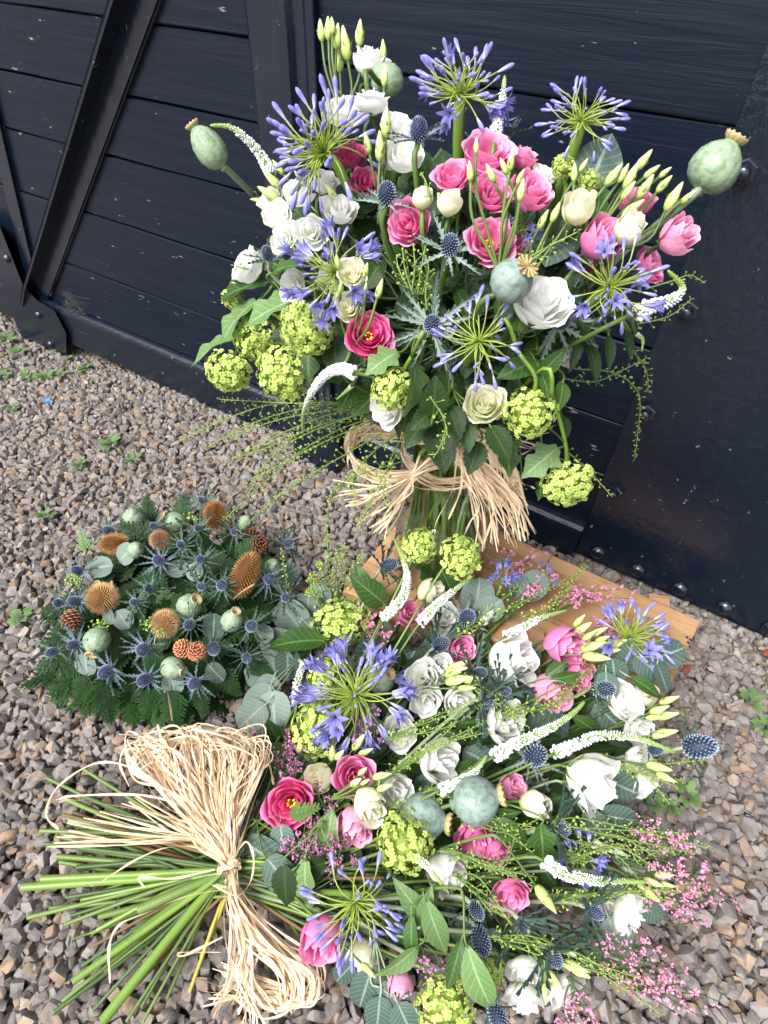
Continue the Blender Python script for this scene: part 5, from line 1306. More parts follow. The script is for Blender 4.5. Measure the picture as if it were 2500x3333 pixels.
bloom('ws', 1660, 2145, 165, (.70, -.25, .55), 'large white rose between the pink clusters near the timber plinth', .03)
bloom('ws', 1644, 2360, 135, (.55, -.25, .7), 'white rose behind the longest white veronica of the sheaf')
bloom('ws', 1425, 2472, 140, (.6, -.3, .6), 'white rose veiled by fine green sprays in the middle of the sheaf')
bloom('ws', 1920, 2540, 180, (.60, .25, .55), 'largest white rose of the sheaf, seen from its side with green calyx', .04)
bloom('ws', 1437, 2842, 140, (.55, .2, .7), 'white rose under the veronica whose tip points down', .01)
bloom('ws', 1277, 2558, 130, (.5, -.1, .8), 'creamy white rose behind green buds beside a bright pink bloom', .01)
bloom('cl', 1048, 2527, 95, (-.3, -.3, .85), 'round cream rosebud nearest the raffia, above the wide open pink bloom', .03)
bloom('cl', 1194, 2611, 112, (.4, .2, .8), 'cream rosebud overlapping two pink blooms', .05)
bloom('cl', 1397, 1922, 88, (.6, -.35, .6), 'cream rosebud beneath the snowball heads in front of the vase', .02)
bloom('wl', 1448, 2010, 115, (.3, -.4, .8), 'white lisianthus between small pink rosebud and a sea holly')
bloom('wl', 1165, 1988, 110, (.3, -.6, .7), 'white bloom half hidden behind the large round snowball', -.02)
bloom('wl', 1374, 2205, 118, (-.1, -.3, .9), 'white lisianthus touching the open trumpets of the largest sheaf agapanthus', .01)
bloom('wl', 1436, 2185, 105, (.3, -.4, .9), 'white lisianthus beneath the green buds in the middle of the sheaf', .01)
bloom('wl', 1390, 2285, 110, (.1, .1, .9), 'white lisianthus below two others beside the blue trumpets')
bloom('wl', 1488, 2279, 105, (.4, .1, .9), 'white lisianthus crossed by green sprays beside feathery dark bracts')
bloom('wl', 1300, 2388, 118, (.1, -.1, .95), 'white bloom seen through lacy green stems below the blue trumpets', -.01)
bloom('wl', 2035, 2288, 130, (.45, -.45, .7), 'side-facing white lisianthus at the near corner of the plinth', .02)
bloom('cl', 2092, 2268, 90, (.25, -.6, .7), 'cream rosebud behind the side-facing white lisianthus', .0)
bloom('wl', 2075, 2375, 115, (.3, .0, .9), 'white lisianthus just above the long arched veronica')
bloom('wl', 2072, 2480, 118, (.45, .0, .8), 'white lisianthus beneath the long arched veronica')
bloom('wl', 2092, 2545, 110, (.4, .4, .8), 'lower white lisianthus lying beside two buds over the gravel')
bloom('cl', 1735, 2617, 95, (.75, -.1, .6), 'cream rosebud beside a small pink bloom and poppy pod', .03)
bloom('wl', 2048, 2970, 150, (.55, .25, .65), 'large white lisianthus at the gravel edge near the pink statice', .02)
bloom('wl', 2050, 2858, 118, (.5, .0, .8), 'white lisianthus behind the level veronica near the pink statice')
bloom('wl', 1982, 2930, 95, (.4, .1, .9), 'small white bloom behind the large lisianthus at the gravel edge', -.01)
bloom('wl', 1712, 3160, 130, (-.05, .45, .8), 'white lisianthus under drooping dark bracts at the sheaf edge')
bloom('wl', 1708, 3250, 130, (-.2, .6, .7), 'white lisianthus hanging lowest over the bare gravel')
bloom('wl', 1832, 3225, 130, (.35, .5, .7), 'white lisianthus beside pink statice under a pair of buds')
bloom('pp', 1330, 1992, 92, (.2, -.35, .8), 'small pink rosebud beneath the cream one in front of the vase')
bloom('pk', 1494, 2120, 100, (.4, -.15, .85), 'pink bloom beside dark sea holly bracts near the white rose')
bloom('pr', 1832, 2100, 140, (.45, .1, .8), 'largest of three pink roses beside the buds on the plinth', .03)
bloom('pr', 1882, 2200, 95, (.35, .15, .85), 'smallest of three pink roses on the plinth, behind a green leaf', .01)
bloom('pp', 1788, 2245, 125, (.2, .3, .85), 'lowest of three pink roses on the plinth, above the long veronica', .0)
bloom('mg', 946, 2616, 158, (-.12, -.1, .95), 'wide open pink lisianthus with a fern tip lying across it', .04)
bloom('pk', 1153, 2519, 135, (.15, -.35, .85), 'bright pink lisianthus between the two cream buds', .02)
bloom('pp', 1153, 2685, 120, (.2, .55, .75), 'pale pink frilled bloom under the overlapping cream rosebud', .01)
bloom('pr', 1050, 3045, 150, (.1, .25, .9), 'large pink rosebud at the edge of the raffia tails', .03)
bloom('pp', 1663, 2574, 92, (.5, -.3, .8), 'small pink bloom touching the brown crown of the ribbed pod')
bloom('pk', 1548, 2718, 145, (.15, .3, .9), 'pale pink bloom under the ribbed poppy pod', .0)
bloom('pk', 1606, 2772, 105, (.3, .4, .8), 'pink petals just below the bloom under the ribbed pod', -.01)
bloom('pk', 1668, 2915, 128, (.15, .3, .9), 'ruffled pink bloom alone among thin green stems', .02)
bloom('pp', 1305, 3205, 90, (.1, .5, .8), 'mauve pink bloom under long leaves at the foot of the photo')
bloom('cl', 1180, 3103, 90, (.2, .6, .7), 'white petals hidden behind dark blue agapanthus buds', -.01)
aga(1157, 2262, 192, (-.05, -.50, .78), 'largest sheaf agapanthus, ringed with open blue trumpets', 56, 98, .48, .45, .05, .006)
aga(2048, 2076, 150, (.45, -.55, .6), 'agapanthus fanned out over the end of the timber plinth', 54, 100, .16, .3, .05, .006)
aga(1632, 1905, 80, (-.05, -.9, .4), 'few blue trumpets standing beside round eucalyptus on the plinth', 14, 60, .8, .1, .03, .004, opened_low=False)
aga(1158, 2934, 190, (.30, .22, .8), 'agapanthus of sparse dark blue buds near the raffia tails', 40, 112, .03, .25, .05, .006)
aga(1885, 2790, 95, (.5, .25, .7), 'blue trumpets lying behind the level veronica', 18, 95, .7, .1, .01, .004, opened_low=False)
aga(1760, 1885, 60, (.2, -.8, .5), 'two blue trumpets behind the round eucalyptus leaf on the plinth', 6, 60, .9, .0, .02, .003, opened_low=False)
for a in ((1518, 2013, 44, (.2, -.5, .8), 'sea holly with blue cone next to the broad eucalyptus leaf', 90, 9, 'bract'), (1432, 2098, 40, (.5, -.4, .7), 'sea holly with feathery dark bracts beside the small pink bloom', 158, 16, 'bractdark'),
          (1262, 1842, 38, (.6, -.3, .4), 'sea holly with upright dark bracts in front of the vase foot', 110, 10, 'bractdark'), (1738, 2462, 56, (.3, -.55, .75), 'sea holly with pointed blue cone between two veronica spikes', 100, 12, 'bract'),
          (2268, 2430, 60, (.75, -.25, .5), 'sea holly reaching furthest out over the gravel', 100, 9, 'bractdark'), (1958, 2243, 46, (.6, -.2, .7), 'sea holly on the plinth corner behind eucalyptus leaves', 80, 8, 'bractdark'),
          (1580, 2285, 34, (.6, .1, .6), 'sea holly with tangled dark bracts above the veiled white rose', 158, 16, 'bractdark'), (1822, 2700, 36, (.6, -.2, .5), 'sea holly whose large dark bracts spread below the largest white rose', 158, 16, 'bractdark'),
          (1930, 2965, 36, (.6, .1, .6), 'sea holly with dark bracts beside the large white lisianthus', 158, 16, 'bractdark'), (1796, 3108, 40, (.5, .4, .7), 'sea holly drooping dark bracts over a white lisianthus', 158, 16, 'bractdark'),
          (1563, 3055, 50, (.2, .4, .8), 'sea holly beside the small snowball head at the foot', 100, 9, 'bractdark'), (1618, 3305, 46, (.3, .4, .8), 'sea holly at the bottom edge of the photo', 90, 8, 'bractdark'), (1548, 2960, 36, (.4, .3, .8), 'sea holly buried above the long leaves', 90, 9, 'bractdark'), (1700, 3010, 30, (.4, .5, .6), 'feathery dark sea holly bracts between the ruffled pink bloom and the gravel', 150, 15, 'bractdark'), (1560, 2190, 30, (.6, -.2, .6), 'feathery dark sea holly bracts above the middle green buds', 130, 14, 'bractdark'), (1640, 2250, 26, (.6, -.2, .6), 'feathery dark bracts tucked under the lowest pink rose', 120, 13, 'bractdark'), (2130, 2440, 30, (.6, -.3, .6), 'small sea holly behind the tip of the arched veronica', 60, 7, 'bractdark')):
    holly(a[0], a[1], a[2], a[3], a[4], a[5], a[6], a[7], 'holly', .03, .5, tall=1.15)
poppy(1548, 2604, 150, (.92, -.25, .15), 'ribbed poppy pod with brown crown beside the lowest veronica', 'b', 1.0, .05, flat=False)
poppy(1378, 2660, 145, (.88, .1, .25), 'poppy pod half covered by the broken snowball head', 'b', 1.0, .02, flat=False)
poppy(1240, 2212, 90, (.5, -.5, .6), 'pale poppy pod glimpsed behind the largest sheaf agapanthus', 'g', 1.0, .0, flat=False)
veronica([(1248, 2010), (1310, 1945), (1325, 1875), (1308, 1810), (1282, 1752)], 44, 'tall white veronica curving up in front of the vase', .12, .55)
veronica([(1366, 2030), (1420, 1970), (1480, 1920), (1545, 1872)], 46, 'white veronica slanting below the two snowball heads', .10, .65)
veronica([(966, 2285), (968, 2220), (985, 2165), (972, 2146)], 42, 'short white veronica beside eucalyptus at the raffia side', .02, .7)
veronica([(1647, 2074), (1700, 2045), (1765, 2010), (1845, 1986)], 46, 'white veronica lying above the large white rose towards the plinth', .04, .6)
veronica([(1608, 2462), (1690, 2415), (1790, 2370), (1860, 2325), (1903, 2284)], 56, 'longest white veronica slanting up past the pink roses', .05, .55)
veronica([(1805, 2452), (1870, 2425), (1950, 2395), (2060, 2400), (2140, 2425), (2196, 2450)], 54, 'long arched white veronica with tip over the gravel', .05, .55)
veronica([(1432, 2572), (1490, 2545), (1550, 2510), (1585, 2458)], 46, 'white veronica just above the ribbed poppy pod', .06, .7)
veronica([(1572, 2025), (1600, 1995), (1640, 1958)], 34, 'small white veronica behind the sea holly and eucalyptus leaf', .02, .75)
veronica([(1336, 2775), (1385, 2815), (1425, 2860), (1450, 2898)], 38, 'dark tipped veronica pointing down across a white rose', .06, .45)
veronica([(1772, 2800), (1840, 2845), (1934, 2866), (2030, 2868), (2104, 2872)], 54, 'level white veronica pointing at the pink statice', .05, .6)
veronica([(1930, 2745), (1990, 2765), (2050, 2790)], 34, 'faint white veronica above the level one', .02, .9)
snow(1364, 1779, 118, 84, 25, (.25, -.65, .75), 'snowball head against the vase foot, turned away', 'cup', .15)
snow(1492, 1816, 145, 92, 55, (.65, -.35, .6), 'elongated snowball head against the vase beside the blue trumpets', 'cup', .15)
snow(1113, 2025, 195, 160, 0, (-.05, -.2, 1), 'largest round snowball of the sheaf beside eucalyptus leaves', 'ball', .04)
snow(1031, 2370, 165, 185, 0, (-.1, .0, 1), 'round snowball with a gap at its centre above the raffia', 'ball', .03)
snow(1056, 2200, 110, 130, 0, (-.1, -.1, 1), 'snowball head behind the largest sheaf agapanthus', 'ball', -.01)
snow(1317, 2742, 190, 185, 20, (.1, .1, 1), 'broken snowball head overlapping a poppy pod', 'ball', .05)
snow(1450, 3268, 190, 165, 0, (.0, .3, .9), 'round snowball at the foot of the photo', 'ball', .02)
snow(1592, 3150, 95, 130, 0, (.5, .4, .7), 'snowball head half hidden behind the longest leaf', 'ball', .0)
buds([(1490, 2168, 88, (.85, -.5, .2)), (1485, 2186, 84, (.85, -.4, .3)), (1492, 2213, 92, (.9, -.3, .3)), (1538, 2211, 70, (.95, -.2, .2)), (1520, 2240, 60, (.9, -.1, .3))], 'cream green buds over the white blooms in the middle', lift=.04)
buds([(1169, 2416, 76, (.55, -.75, .3)), (1083, 2452, 74, (.1, -.8, .5)), (1190, 2446, 60, (.75, -.5, .3)), (1106, 2458, 60, (.5, -.6, .5))], 'pale buds beneath the blue trumpets above the bright pink bloom', lift=.03)
buds([(1243, 2524, 70, (.85, -.35, .3)), (1252, 2563, 62, (.8, -.4, .4)), (1180, 2510, 52, (.5, -.7, .5)), (1160, 2545, 62, (.6, -.6, .5)), (1188, 2545, 40, (.7, -.6, .4))], 'green buds in front of the bright pink and creamy white blooms', lift=.07)
buds([(1885, 2020, 58, (.5, -.8, .3)), (1893, 2047, 80, (.65, -.65, .3)), (1950, 2055, 64, (.8, -.5, .3)), (1918, 2070, 60, (.7, -.6, .4)), (1930, 2105, 92, (.85, -.35, .4)), (1942, 2138, 92, (.95, .0, .3)), (2000, 2096, 86, (.8, -.45, .3)), (1995, 2118, 50, (.8, -.3, .4)), (1960, 2080, 55, (.7, -.5, .4))], 'large spray of cream green buds beside pink roses on the plinth', lift=.06)
buds([(2178, 2277, 68, (.8, -.5, .3)), (2146, 2310, 70, (.75, -.45, .4)), (2172, 2330, 76, (.9, -.25, .3)), (2130, 2335, 55, (.9, -.2, .3)), (2167, 2384, 78, (.85, -.35, .3)), (2140, 2395, 60, (.8, -.2, .4))], 'green buds poking out past the plinth corner over the gravel', lift=.03)
buds([(2145, 2496, 84, (.98, .1, .2)), (2168, 2531, 66, (.9, .35, .2))], 'two green buds on dark stalks over the gravel below the arched veronica', lift=.05)
buds([(1200, 3158, 62, (.75, .5, .3))], 'single green bud beside the drooping dark blue buds', lift=.03)
buds([(1778, 2928, 105, (.6, .75, .2))], 'single long cream bud beside the ruffled pink bloom', lift=.04)
buds([(2162, 2848, 62, (.95, -.1, .2)), (2128, 2873, 66, (.9, .2, .3)), (2172, 2880, 48, (.95, .1, .2)), (2118, 2912, 72, (.8, .5, .3)), (2100, 2895, 55, (.8, .3, .4))], 'green buds at the tip of the level veronica', lift=.03)
buds([(1872, 3148, 88, (.9, .2, .3)), (1888, 3165, 70, (.9, .3, .3)), (1808, 3195, 80, (.6, .6, .4)), (1850, 3095, 55, (.8, .2, .4)), (1775, 3235, 60, (.0, .9, .3))], 'cream green buds over the lowest white lisianthus group', lift=.03)
E1 = 'eucalyptus_branch'
sprig([('euc', 1036, 1945, 100, (.3, -.9, .3), (-.2, -.2, 1)), ('euc', 948, 2010, 130, (-.5, -.75, .3), (-.3, -.2, 1)), ('euc', 1002, 1985, 110, (.1, -.9, .2), (.2, -.1, 1)), ('euc', 905, 2095, 120, (-.8, -.35, .3), (-.3, -.2, 1)), ('euc', 858, 2190, 125, (-.85, -.1, .3), (-.2, -.1, 1)), ('euc', 905, 2145, 110, (-.5, -.6, .3), (-.3, -.1, 1)), ('eucd', 938, 2160, 110, (.1, .85, .3), (.5, 0, .8)), ('euc', 848, 2280, 120, (-.6, .6, .3), (-.2, .2, 1)), ('euc', 890, 2310, 125, (.1, .85, .3), (0, .2, 1)), ('euc', 820, 2330, 115, (-.7, .6, .2), (-.3, .2, 1)), ('eucd', 1010, 2040, 80, (.6, .4, .5), (.5, 0, .8)), ('euc', 870, 2240, 100, (-.3, .5, .5), (-.1, .2, 1))],
      'blue grey round eucalyptus leaves between the wreath and the largest snowball', E1, 'eucalyptus', .02, None, 'stemgrey')
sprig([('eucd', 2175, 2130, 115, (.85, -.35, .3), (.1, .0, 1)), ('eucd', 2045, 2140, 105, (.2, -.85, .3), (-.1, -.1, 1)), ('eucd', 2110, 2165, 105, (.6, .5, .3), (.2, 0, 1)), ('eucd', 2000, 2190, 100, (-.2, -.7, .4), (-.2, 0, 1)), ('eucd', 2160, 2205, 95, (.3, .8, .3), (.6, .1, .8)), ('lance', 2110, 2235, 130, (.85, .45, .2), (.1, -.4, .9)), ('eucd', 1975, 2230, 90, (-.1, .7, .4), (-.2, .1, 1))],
      'dark grey eucalyptus branch with round leaves over the plinth end', E1, 'eucalyptus', .045, None, 'stemgrey')
sprig([('euc', 1735, 1908, 115, (.6, -.7, .3), (.1, -.1, 1)), ('euc', 1690, 1915, 80, (-.4, -.8, .3), (-.2, -.1, 1)), ('euc', 1555, 1945, 130, (.1, -.9, .2), (0, -.1, 1)), ('euc', 1590, 1985, 110, (.6, -.5, .4), (.2, -.1, 1))], 'broad blue grey eucalyptus leaves lying on the middle of the plinth', E1, 'eucalyptus', .025, None, 'stemgrey')
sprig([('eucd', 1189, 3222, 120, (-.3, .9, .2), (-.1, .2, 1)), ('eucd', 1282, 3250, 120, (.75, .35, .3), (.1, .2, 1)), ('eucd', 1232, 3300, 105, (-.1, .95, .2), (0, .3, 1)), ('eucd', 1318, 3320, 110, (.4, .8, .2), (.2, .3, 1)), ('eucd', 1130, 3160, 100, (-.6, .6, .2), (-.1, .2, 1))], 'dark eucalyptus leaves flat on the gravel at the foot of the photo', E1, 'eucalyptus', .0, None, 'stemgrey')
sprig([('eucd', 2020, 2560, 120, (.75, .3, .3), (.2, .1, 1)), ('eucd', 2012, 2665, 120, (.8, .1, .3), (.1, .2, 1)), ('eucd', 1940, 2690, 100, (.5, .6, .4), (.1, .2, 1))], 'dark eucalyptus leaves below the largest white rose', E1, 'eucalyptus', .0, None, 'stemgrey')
sprig([('euc', 2005, 3050, 125, (.3, .85, .2), (.1, .2, 1)), ('eucd', 2122, 2968, 90, (.7, .5, .2), (.1, .2, 1))], 'pale eucalyptus leaf on the gravel under the large white lisianthus', E1, 'eucalyptus', -.01, None, 'stemgrey')
sprig([('mid', 962, 2080, 180, (-.95, -.1, .2), (0, -.8, .6))], 'bright green leaf lying across the eucalyptus beside the largest snowball', 'leafy_stem', 'leaves', .07)
sprig([('vibg', 1395, 1850, 120, (.35, .8, .3), (.2, -.2, .9)), ('vibg', 1455, 1885, 100, (.45, .8, .3), (.2, -.2, .9)), ('mid', 1205, 1925, 150, (-.5, -.5, .4), (-.1, -.3, .9)), ('mid', 1180, 1890, 110, (-.3, -.9, .3), (0, -.3, .9))], 'fresh green leaves under the snowball heads at the vase foot', lift=.03)
sprig([('lancel', 1345, 2945, 170, (-.55, -.75, .2), (.3, .0, .9)), ('lancel', 1420, 3035, 200, (.30, .9, .2), (.0, .1, 1)), ('lancel', 1385, 2970, 140, (.15, -.9, .3), (-.2, 0, .9)), ('lance', 1335, 3065, 150, (-.1, .9, .3), (-.4, 0, .9)), ('lancel', 1305, 3145, 170, (-.65, .55, .3), (0, .3, .9))], 'pale long leaves spreading below the white rose near the foot', lift=.06)
sprig([('lancel', 1560, 3215, 250, (.28, .93, .2), (-.2, .1, 1)), ('lance', 1480, 3150, 170, (-.3, .85, .3), (-.2, .1, 1))], 'longest pale leaf pointing down beside the round snowball', lift=.06)
sprig([('vib', 985, 2890, 165, (-.1, .95, .2), (-.6, 0, .8)), ('rose', 925, 2890, 130, (.0, .95, .2), (-.2, .1, 1)), ('rose', 1010, 2830, 110, (-.8, .2, .3), (-.2, .1, 1))], 'pale folded leaf hanging over dark ones at the raffia', lift=.04)
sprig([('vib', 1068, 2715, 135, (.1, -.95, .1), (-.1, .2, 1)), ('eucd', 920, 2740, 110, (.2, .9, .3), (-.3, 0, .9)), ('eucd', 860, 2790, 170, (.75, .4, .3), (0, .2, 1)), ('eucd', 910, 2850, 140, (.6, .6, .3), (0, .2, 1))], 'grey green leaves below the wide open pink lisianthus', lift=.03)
sprig([('rose', 905, 2415, 150, (-.3, -.6, .4), (-.1, 0, 1)), ('vibg', 900, 2490, 170, (-.5, .6, .4), (-.2, .1, 1)), ('rose', 860, 2560, 140, (-.7, .3, .4), (-.2, .1, 1)), ('rose', 990, 2460, 110, (-.2, .8, .4), (-.1, .1, 1))], 'dark leaves between the gapped snowball and the raffia loops', lift=.0)
sprig([('mid', 1842, 2208, 95, (.9, -.1, .3), (.0, .3, .9)), ('mid', 1810, 2180, 80, (.7, -.6, .3), (0, -.3, .9))], 'small green leaf in front of the smallest pink rose', lift=.06)
sprig([('mid', 1670, 2720, 130, (.6, .6, .3), (.1, .2, 1)), ('lance', 1620, 2660, 150, (.9, -.2, .3), (0, -.2, 1)), ('vibg', 1770, 2760, 140, (.1, .9, .2), (.1, .2, 1))], 'green leaves between the ribbed pod and dark sea holly bracts', lift=.03)
for k in range(18):
    L = []
    for i in range(10):
        a, rr = random.uniform(0, 6.28), math.sqrt(random.random()); u = 1530 + rr * math.cos(a) * 560; v = 2560 + rr * math.sin(a) * 560
        if v < 2050 and u > 1600: v += 250
        if u < 1150 and v > 3080: u += 250
        if u > 1950 and v > 2600: u -= 300
        dx_, dy_ = u - 800, v - 2750; q = math.hypot(dx_, dy_)
        L.append((random.choice(['rose', 'rose', 'lance', 'lanced', 'lanced', 'eucd', 'mid']), u, v, random.uniform(95, 160), (dx_ / q + random.gauss(0, .4), dy_ / q + random.gauss(0, .4), random.uniform(0, .5)), (random.gauss(0, .3), random.gauss(-.1, .3), 1)))
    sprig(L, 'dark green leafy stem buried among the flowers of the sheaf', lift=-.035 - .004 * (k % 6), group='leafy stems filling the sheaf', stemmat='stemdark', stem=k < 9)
for k in range(8):
    L = []
    for i in range(9):
        u = random.uniform(1080, 1950); v = random.uniform(2100, 3000)
        dx_, dy_ = u - 800, v - 2750; q = math.hypot(dx_, dy_)
        L.append((random.choice(['rose', 'lanced', 'lanced', 'lance', 'mid', 'eucd']), u, v, random.uniform(85, 140), (dx_ / q + random.gauss(0, .4), dy_ / q + random.gauss(0, .4), random.uniform(.1, .6)), (random.gauss(0, .3), random.gauss(-.1, .3), 1)))
    sprig(L, 'green leaves filling the gaps in the middle of the sheaf', lift=-.012 - .003 * k, group='leaves in the middle of the sheaf', stemmat='stemdark', stem=False)
# lacy sprays of the sheaf
def zs_(a, b): return lambda u, v, s: atz(u, v, a + (b - a) * s)
def fan(pts, n, jit):
    out = []
    for i in range(n):
        out.append([(u + random.gauss(0, jit * (.4 + j)), v + random.gauss(0, jit * (.4 + j))) for j, (u, v) in enumerate(pts)])
    return out
for P, lab, *n_ in (([(1210, 2560), (1380, 2440), (1560, 2350)], 'lacy green spray crossing the veiled white rose'), ([(1260, 2400), (1420, 2350), (1600, 2250)], 'lacy green spray above the veiled white rose'), ([(1480, 2080), (1620, 2010), (1800, 1880)], 'lacy green spray reaching over the plinth behind the veronica', 2),
               ([(1640, 2330), (1800, 2270), (1960, 2180)], 'lacy green spray in front of the lowest pink rose'), ([(1480, 2640), (1620, 2680), (1760, 2700)], 'lacy green spray across the ribbed poppy pod'), ([(1450, 2760), (1600, 2800), (1720, 2830)], 'lacy green spray under the pink petals'),
               ([(1800, 2680), (1950, 2720), (2240, 2730)], 'lacy green spray stretching out over the gravel edge'), ([(1850, 2800), (2000, 2760), (2140, 2800)], 'lacy green spray above the level veronica'), ([(1800, 2930), (2000, 2920), (2250, 2910)], 'lacy green spray under the level veronica'),
               ([(1600, 3050), (1800, 3100), (2060, 3180)], 'lacy green spray across the drooping sea holly'), ([(1940, 2480), (2050, 2500), (2230, 2560)], 'lacy green spray around the buds over the gravel'), ([(1500, 2200), (1600, 2300), (1700, 2350)], 'lacy green spray beside the feathery sea holly'), ([(1230, 2650), (1400, 2570), (1560, 2480)], 'lacy green spray between white rose and poppy pod'), ([(1700, 2020), (1790, 1960), (1870, 1850)], 'lacy green spray on the plinth among pink statice', 2), ([(1480, 2850), (1560, 2900), (1640, 3000)], 'lacy green spray beside the ruffled pink bloom')):
    cress(fan(P, n_[0] if n_ else 4, 16), lab, 'green sprays in the sheaf', lift=.035, pod=7, step=.009, side=.012)
def zup(u, v, s): return atz(u, v, .05 + .14 * s)
cress([[(1090, 1960), (1070, 1830), (1065, 1715)], [(1120, 1960), (1125, 1840), (1120, 1770)], [(1060, 1960), (1030, 1880), (1005, 1890)], [(1130, 1960), (1160, 1850), (1180, 1800)], [(1100, 1970), (1095, 1850), (1100, 1790)], [(1050, 1990), (1020, 1920), (1000, 1935)], [(1080, 1950), (1050, 1850), (1035, 1840)]], 'tall lacy green sprays standing up between the wreath and the plinth', None, zs=zup, pod=7.5, step=.007, side=.013)
cress([[(950, 1970), (930, 1880), (915, 1785)]], 'single thin green spray in front of the wreath end', None, zs=zup, pod=7, step=.009, side=.008)
# pink statice
for P, lab, mt, n in (([(1640, 2010), (1720, 1930), (1790, 1860)], 'pink statice spray over the middle of the plinth', 'statice', 6), ([(1640, 1960), (1660, 1860), (1640, 1790)], 'thin pink statice spray at the far side of the plinth', 'statice', 5), ([(1780, 2010), (1860, 1940), (1960, 1910)], 'pink statice spray behind the fanned agapanthus', 'statice', 8), ([(1900, 2120), (1960, 2080), (1985, 2050)], 'mauve pink statice between buds and fanned agapanthus', 'staticem', 6),
                      ([(2000, 2800), (2150, 2830), (2330, 2880)], 'pink statice spray reaching furthest out over the gravel', 'statice', 10), ([(1990, 2720), (2100, 2700), (2260, 2790)], 'pink statice spray above the level veronica tip', 'statice', 8), ([(2000, 2850), (2150, 2920), (2300, 2950)], 'pink statice spray under the furthest one on the gravel', 'statice', 9), ([(1820, 3040), (1980, 3100), (2130, 3180)], 'pink statice spray lying low near the photo corner', 'statice', 12), ([(1900, 3100), (2050, 3180), (2250, 3250)], 'pink statice spray closest to the photo corner', 'statice', 8), ([(1850, 3180), (1880, 3250), (1900, 3310)], 'pink statice beside the lowest white lisianthus', 'statice', 7),
                      ([(1180, 2080), (1215, 2050), (1245, 2015)], 'pink statice between snowball and white veronica', 'statice', 6), ([(1150, 2420), (1190, 2390), (1215, 2365)], 'pink statice under the blue trumpets', 'staticem', 5), ([(900, 2560), (940, 2500), (968, 2460)], 'mauve pink statice above the wide open pink lisianthus', 'staticem', 6), ([(900, 2480), (905, 2450), (912, 2425)], 'small pink statice tuft beside the gapped snowball', 'statice', 3), ([(960, 2790), (1000, 2730), (1050, 2690)], 'mauve statice under the wide open pink lisianthus', 'staticem', 7), ([(900, 2850), (960, 2780), (985, 2720)], 'mauve statice near the raffia knot', 'staticem', 7), ([(1080, 2690), (1040, 2640), (1030, 2610)], 'mauve statice between the wide open and pale pink blooms', 'staticem', 5), ([(1350, 3050), (1390, 3120), (1400, 3190)], 'mauve statice among the long pale leaves at the foot', 'staticem', 6), ([(1000, 2900), (1060, 2830), (1100, 2760)], 'mauve statice above the dark blue agapanthus buds', 'staticem', 6)):
    statice(fan(P, n, 20), lab, mt, .025, 1.0, None, 10, .010)
# fern tip on the open pink bloom
fp = hitS(960, 2640, .11)
# stems fanning into the tie
for k in range(16):
    u, v = random.uniform(900, 1300), random.uniform(2600, 3050)
    p = hitS(u, v, -.02); root = thing('green_stem', 'bare green flower stem leading into the raffia tie', 'flower stem', p, 'bare stems leading into the tie')
    q = TIE + np.array([rng.normal(0, .012), rng.normal(0, .015), rng.uniform(-.015, .012)])
    V, Fc, t = tube(crom([p, lerp(p, q, .5) + np.array([0, 0, .004]), q], 6), .0028, 6); add('stalk', MB().add(V, Fc, t).mesh('stalk', M[random.choice(['stem', 'stemdark', 'stembright', 'stembrown'])]), None, root)
    if cuts:
        e, rad, mt = cuts.pop(0)
        V, Fc, t = tube(crom([q, lerp(q, e, .5), e], 6), rad, 8); add('cut_stem', MB().add(V, Fc, t).mesh('cut_stem', M[mt]), None, root)

# raffia of the sheaf
K = atz(746, 2822, .085)
bow2 = thing('raffia_bow', 'pale raffia bow with long loose tails lying on the stems of the sheaf', 'raffia bow', K)
def zz(u, v, z): return atz(u, v, z)
for i in range(92):                                 # loops gathered above the knot
    a = rng.random(); j = lambda s: rng.normal(0, s)
    c_ = 470 + a * 350; h_ = rng.uniform(25, 130) * (.6 + .4 * math.sin(math.pi * a)); lx = c_ - h_ - 40 + j(14); rx = c_ + h_ - 25 + j(14); ty = 2345 + 120 * rng.random() ** 1.5 + abs(a - .55) * 90
    la = lerp(690, 760, a); 
    P = [zz(742 + j(7), 2815, .088), zz(la - h_ * .15 + j(12), 2710 + j(20), .105 + j(.006)), zz(lerp(la, c_ - h_ * .8, .62) + j(12), 2575 + j(22), .13 + j(.01)), zz(lx + 40, 2450 + j(30), .14 + j(.012)), zz((lx + rx) / 2 + j(35), ty + j(8), .13 + j(.012)), zz(rx + 25, 2440 + j(30), .145 + j(.012)), zz(lerp(la, c_ + h_ * .8, .62) + j(12), 2575 + j(25), .135 + j(.01)), zz(la + h_ * .15 + j(12), 2710 + j(20), .11 + j(.006)), zz(752 + j(7), 2815, .09)]
    strand(P, .0042 * rng.uniform(.6, 1.25), bow2)
for i in range(34):                                 # tails spread over the stems
    s = rng.random(); e = lerp((150, 2745), (470, 2560), s) + rng.normal(0, 12, 2); j = lambda q: rng.normal(0, q)
    if rng.random() < .45: e = lerp((430, 2600), (640, 2520), rng.random())
    P = [zz(738 + j(6), 2822, .088), zz(660 + j(14), 2740 + j(10), .095), zz(*(lerp((740, 2822), e, .55) + np.array([j(12), -30 + j(14)])), .085), zz(*e, .05 + rng.uniform(0, .03))]
    strand(P, .0040 * rng.uniform(.6, 1.2), bow2, 'tail')
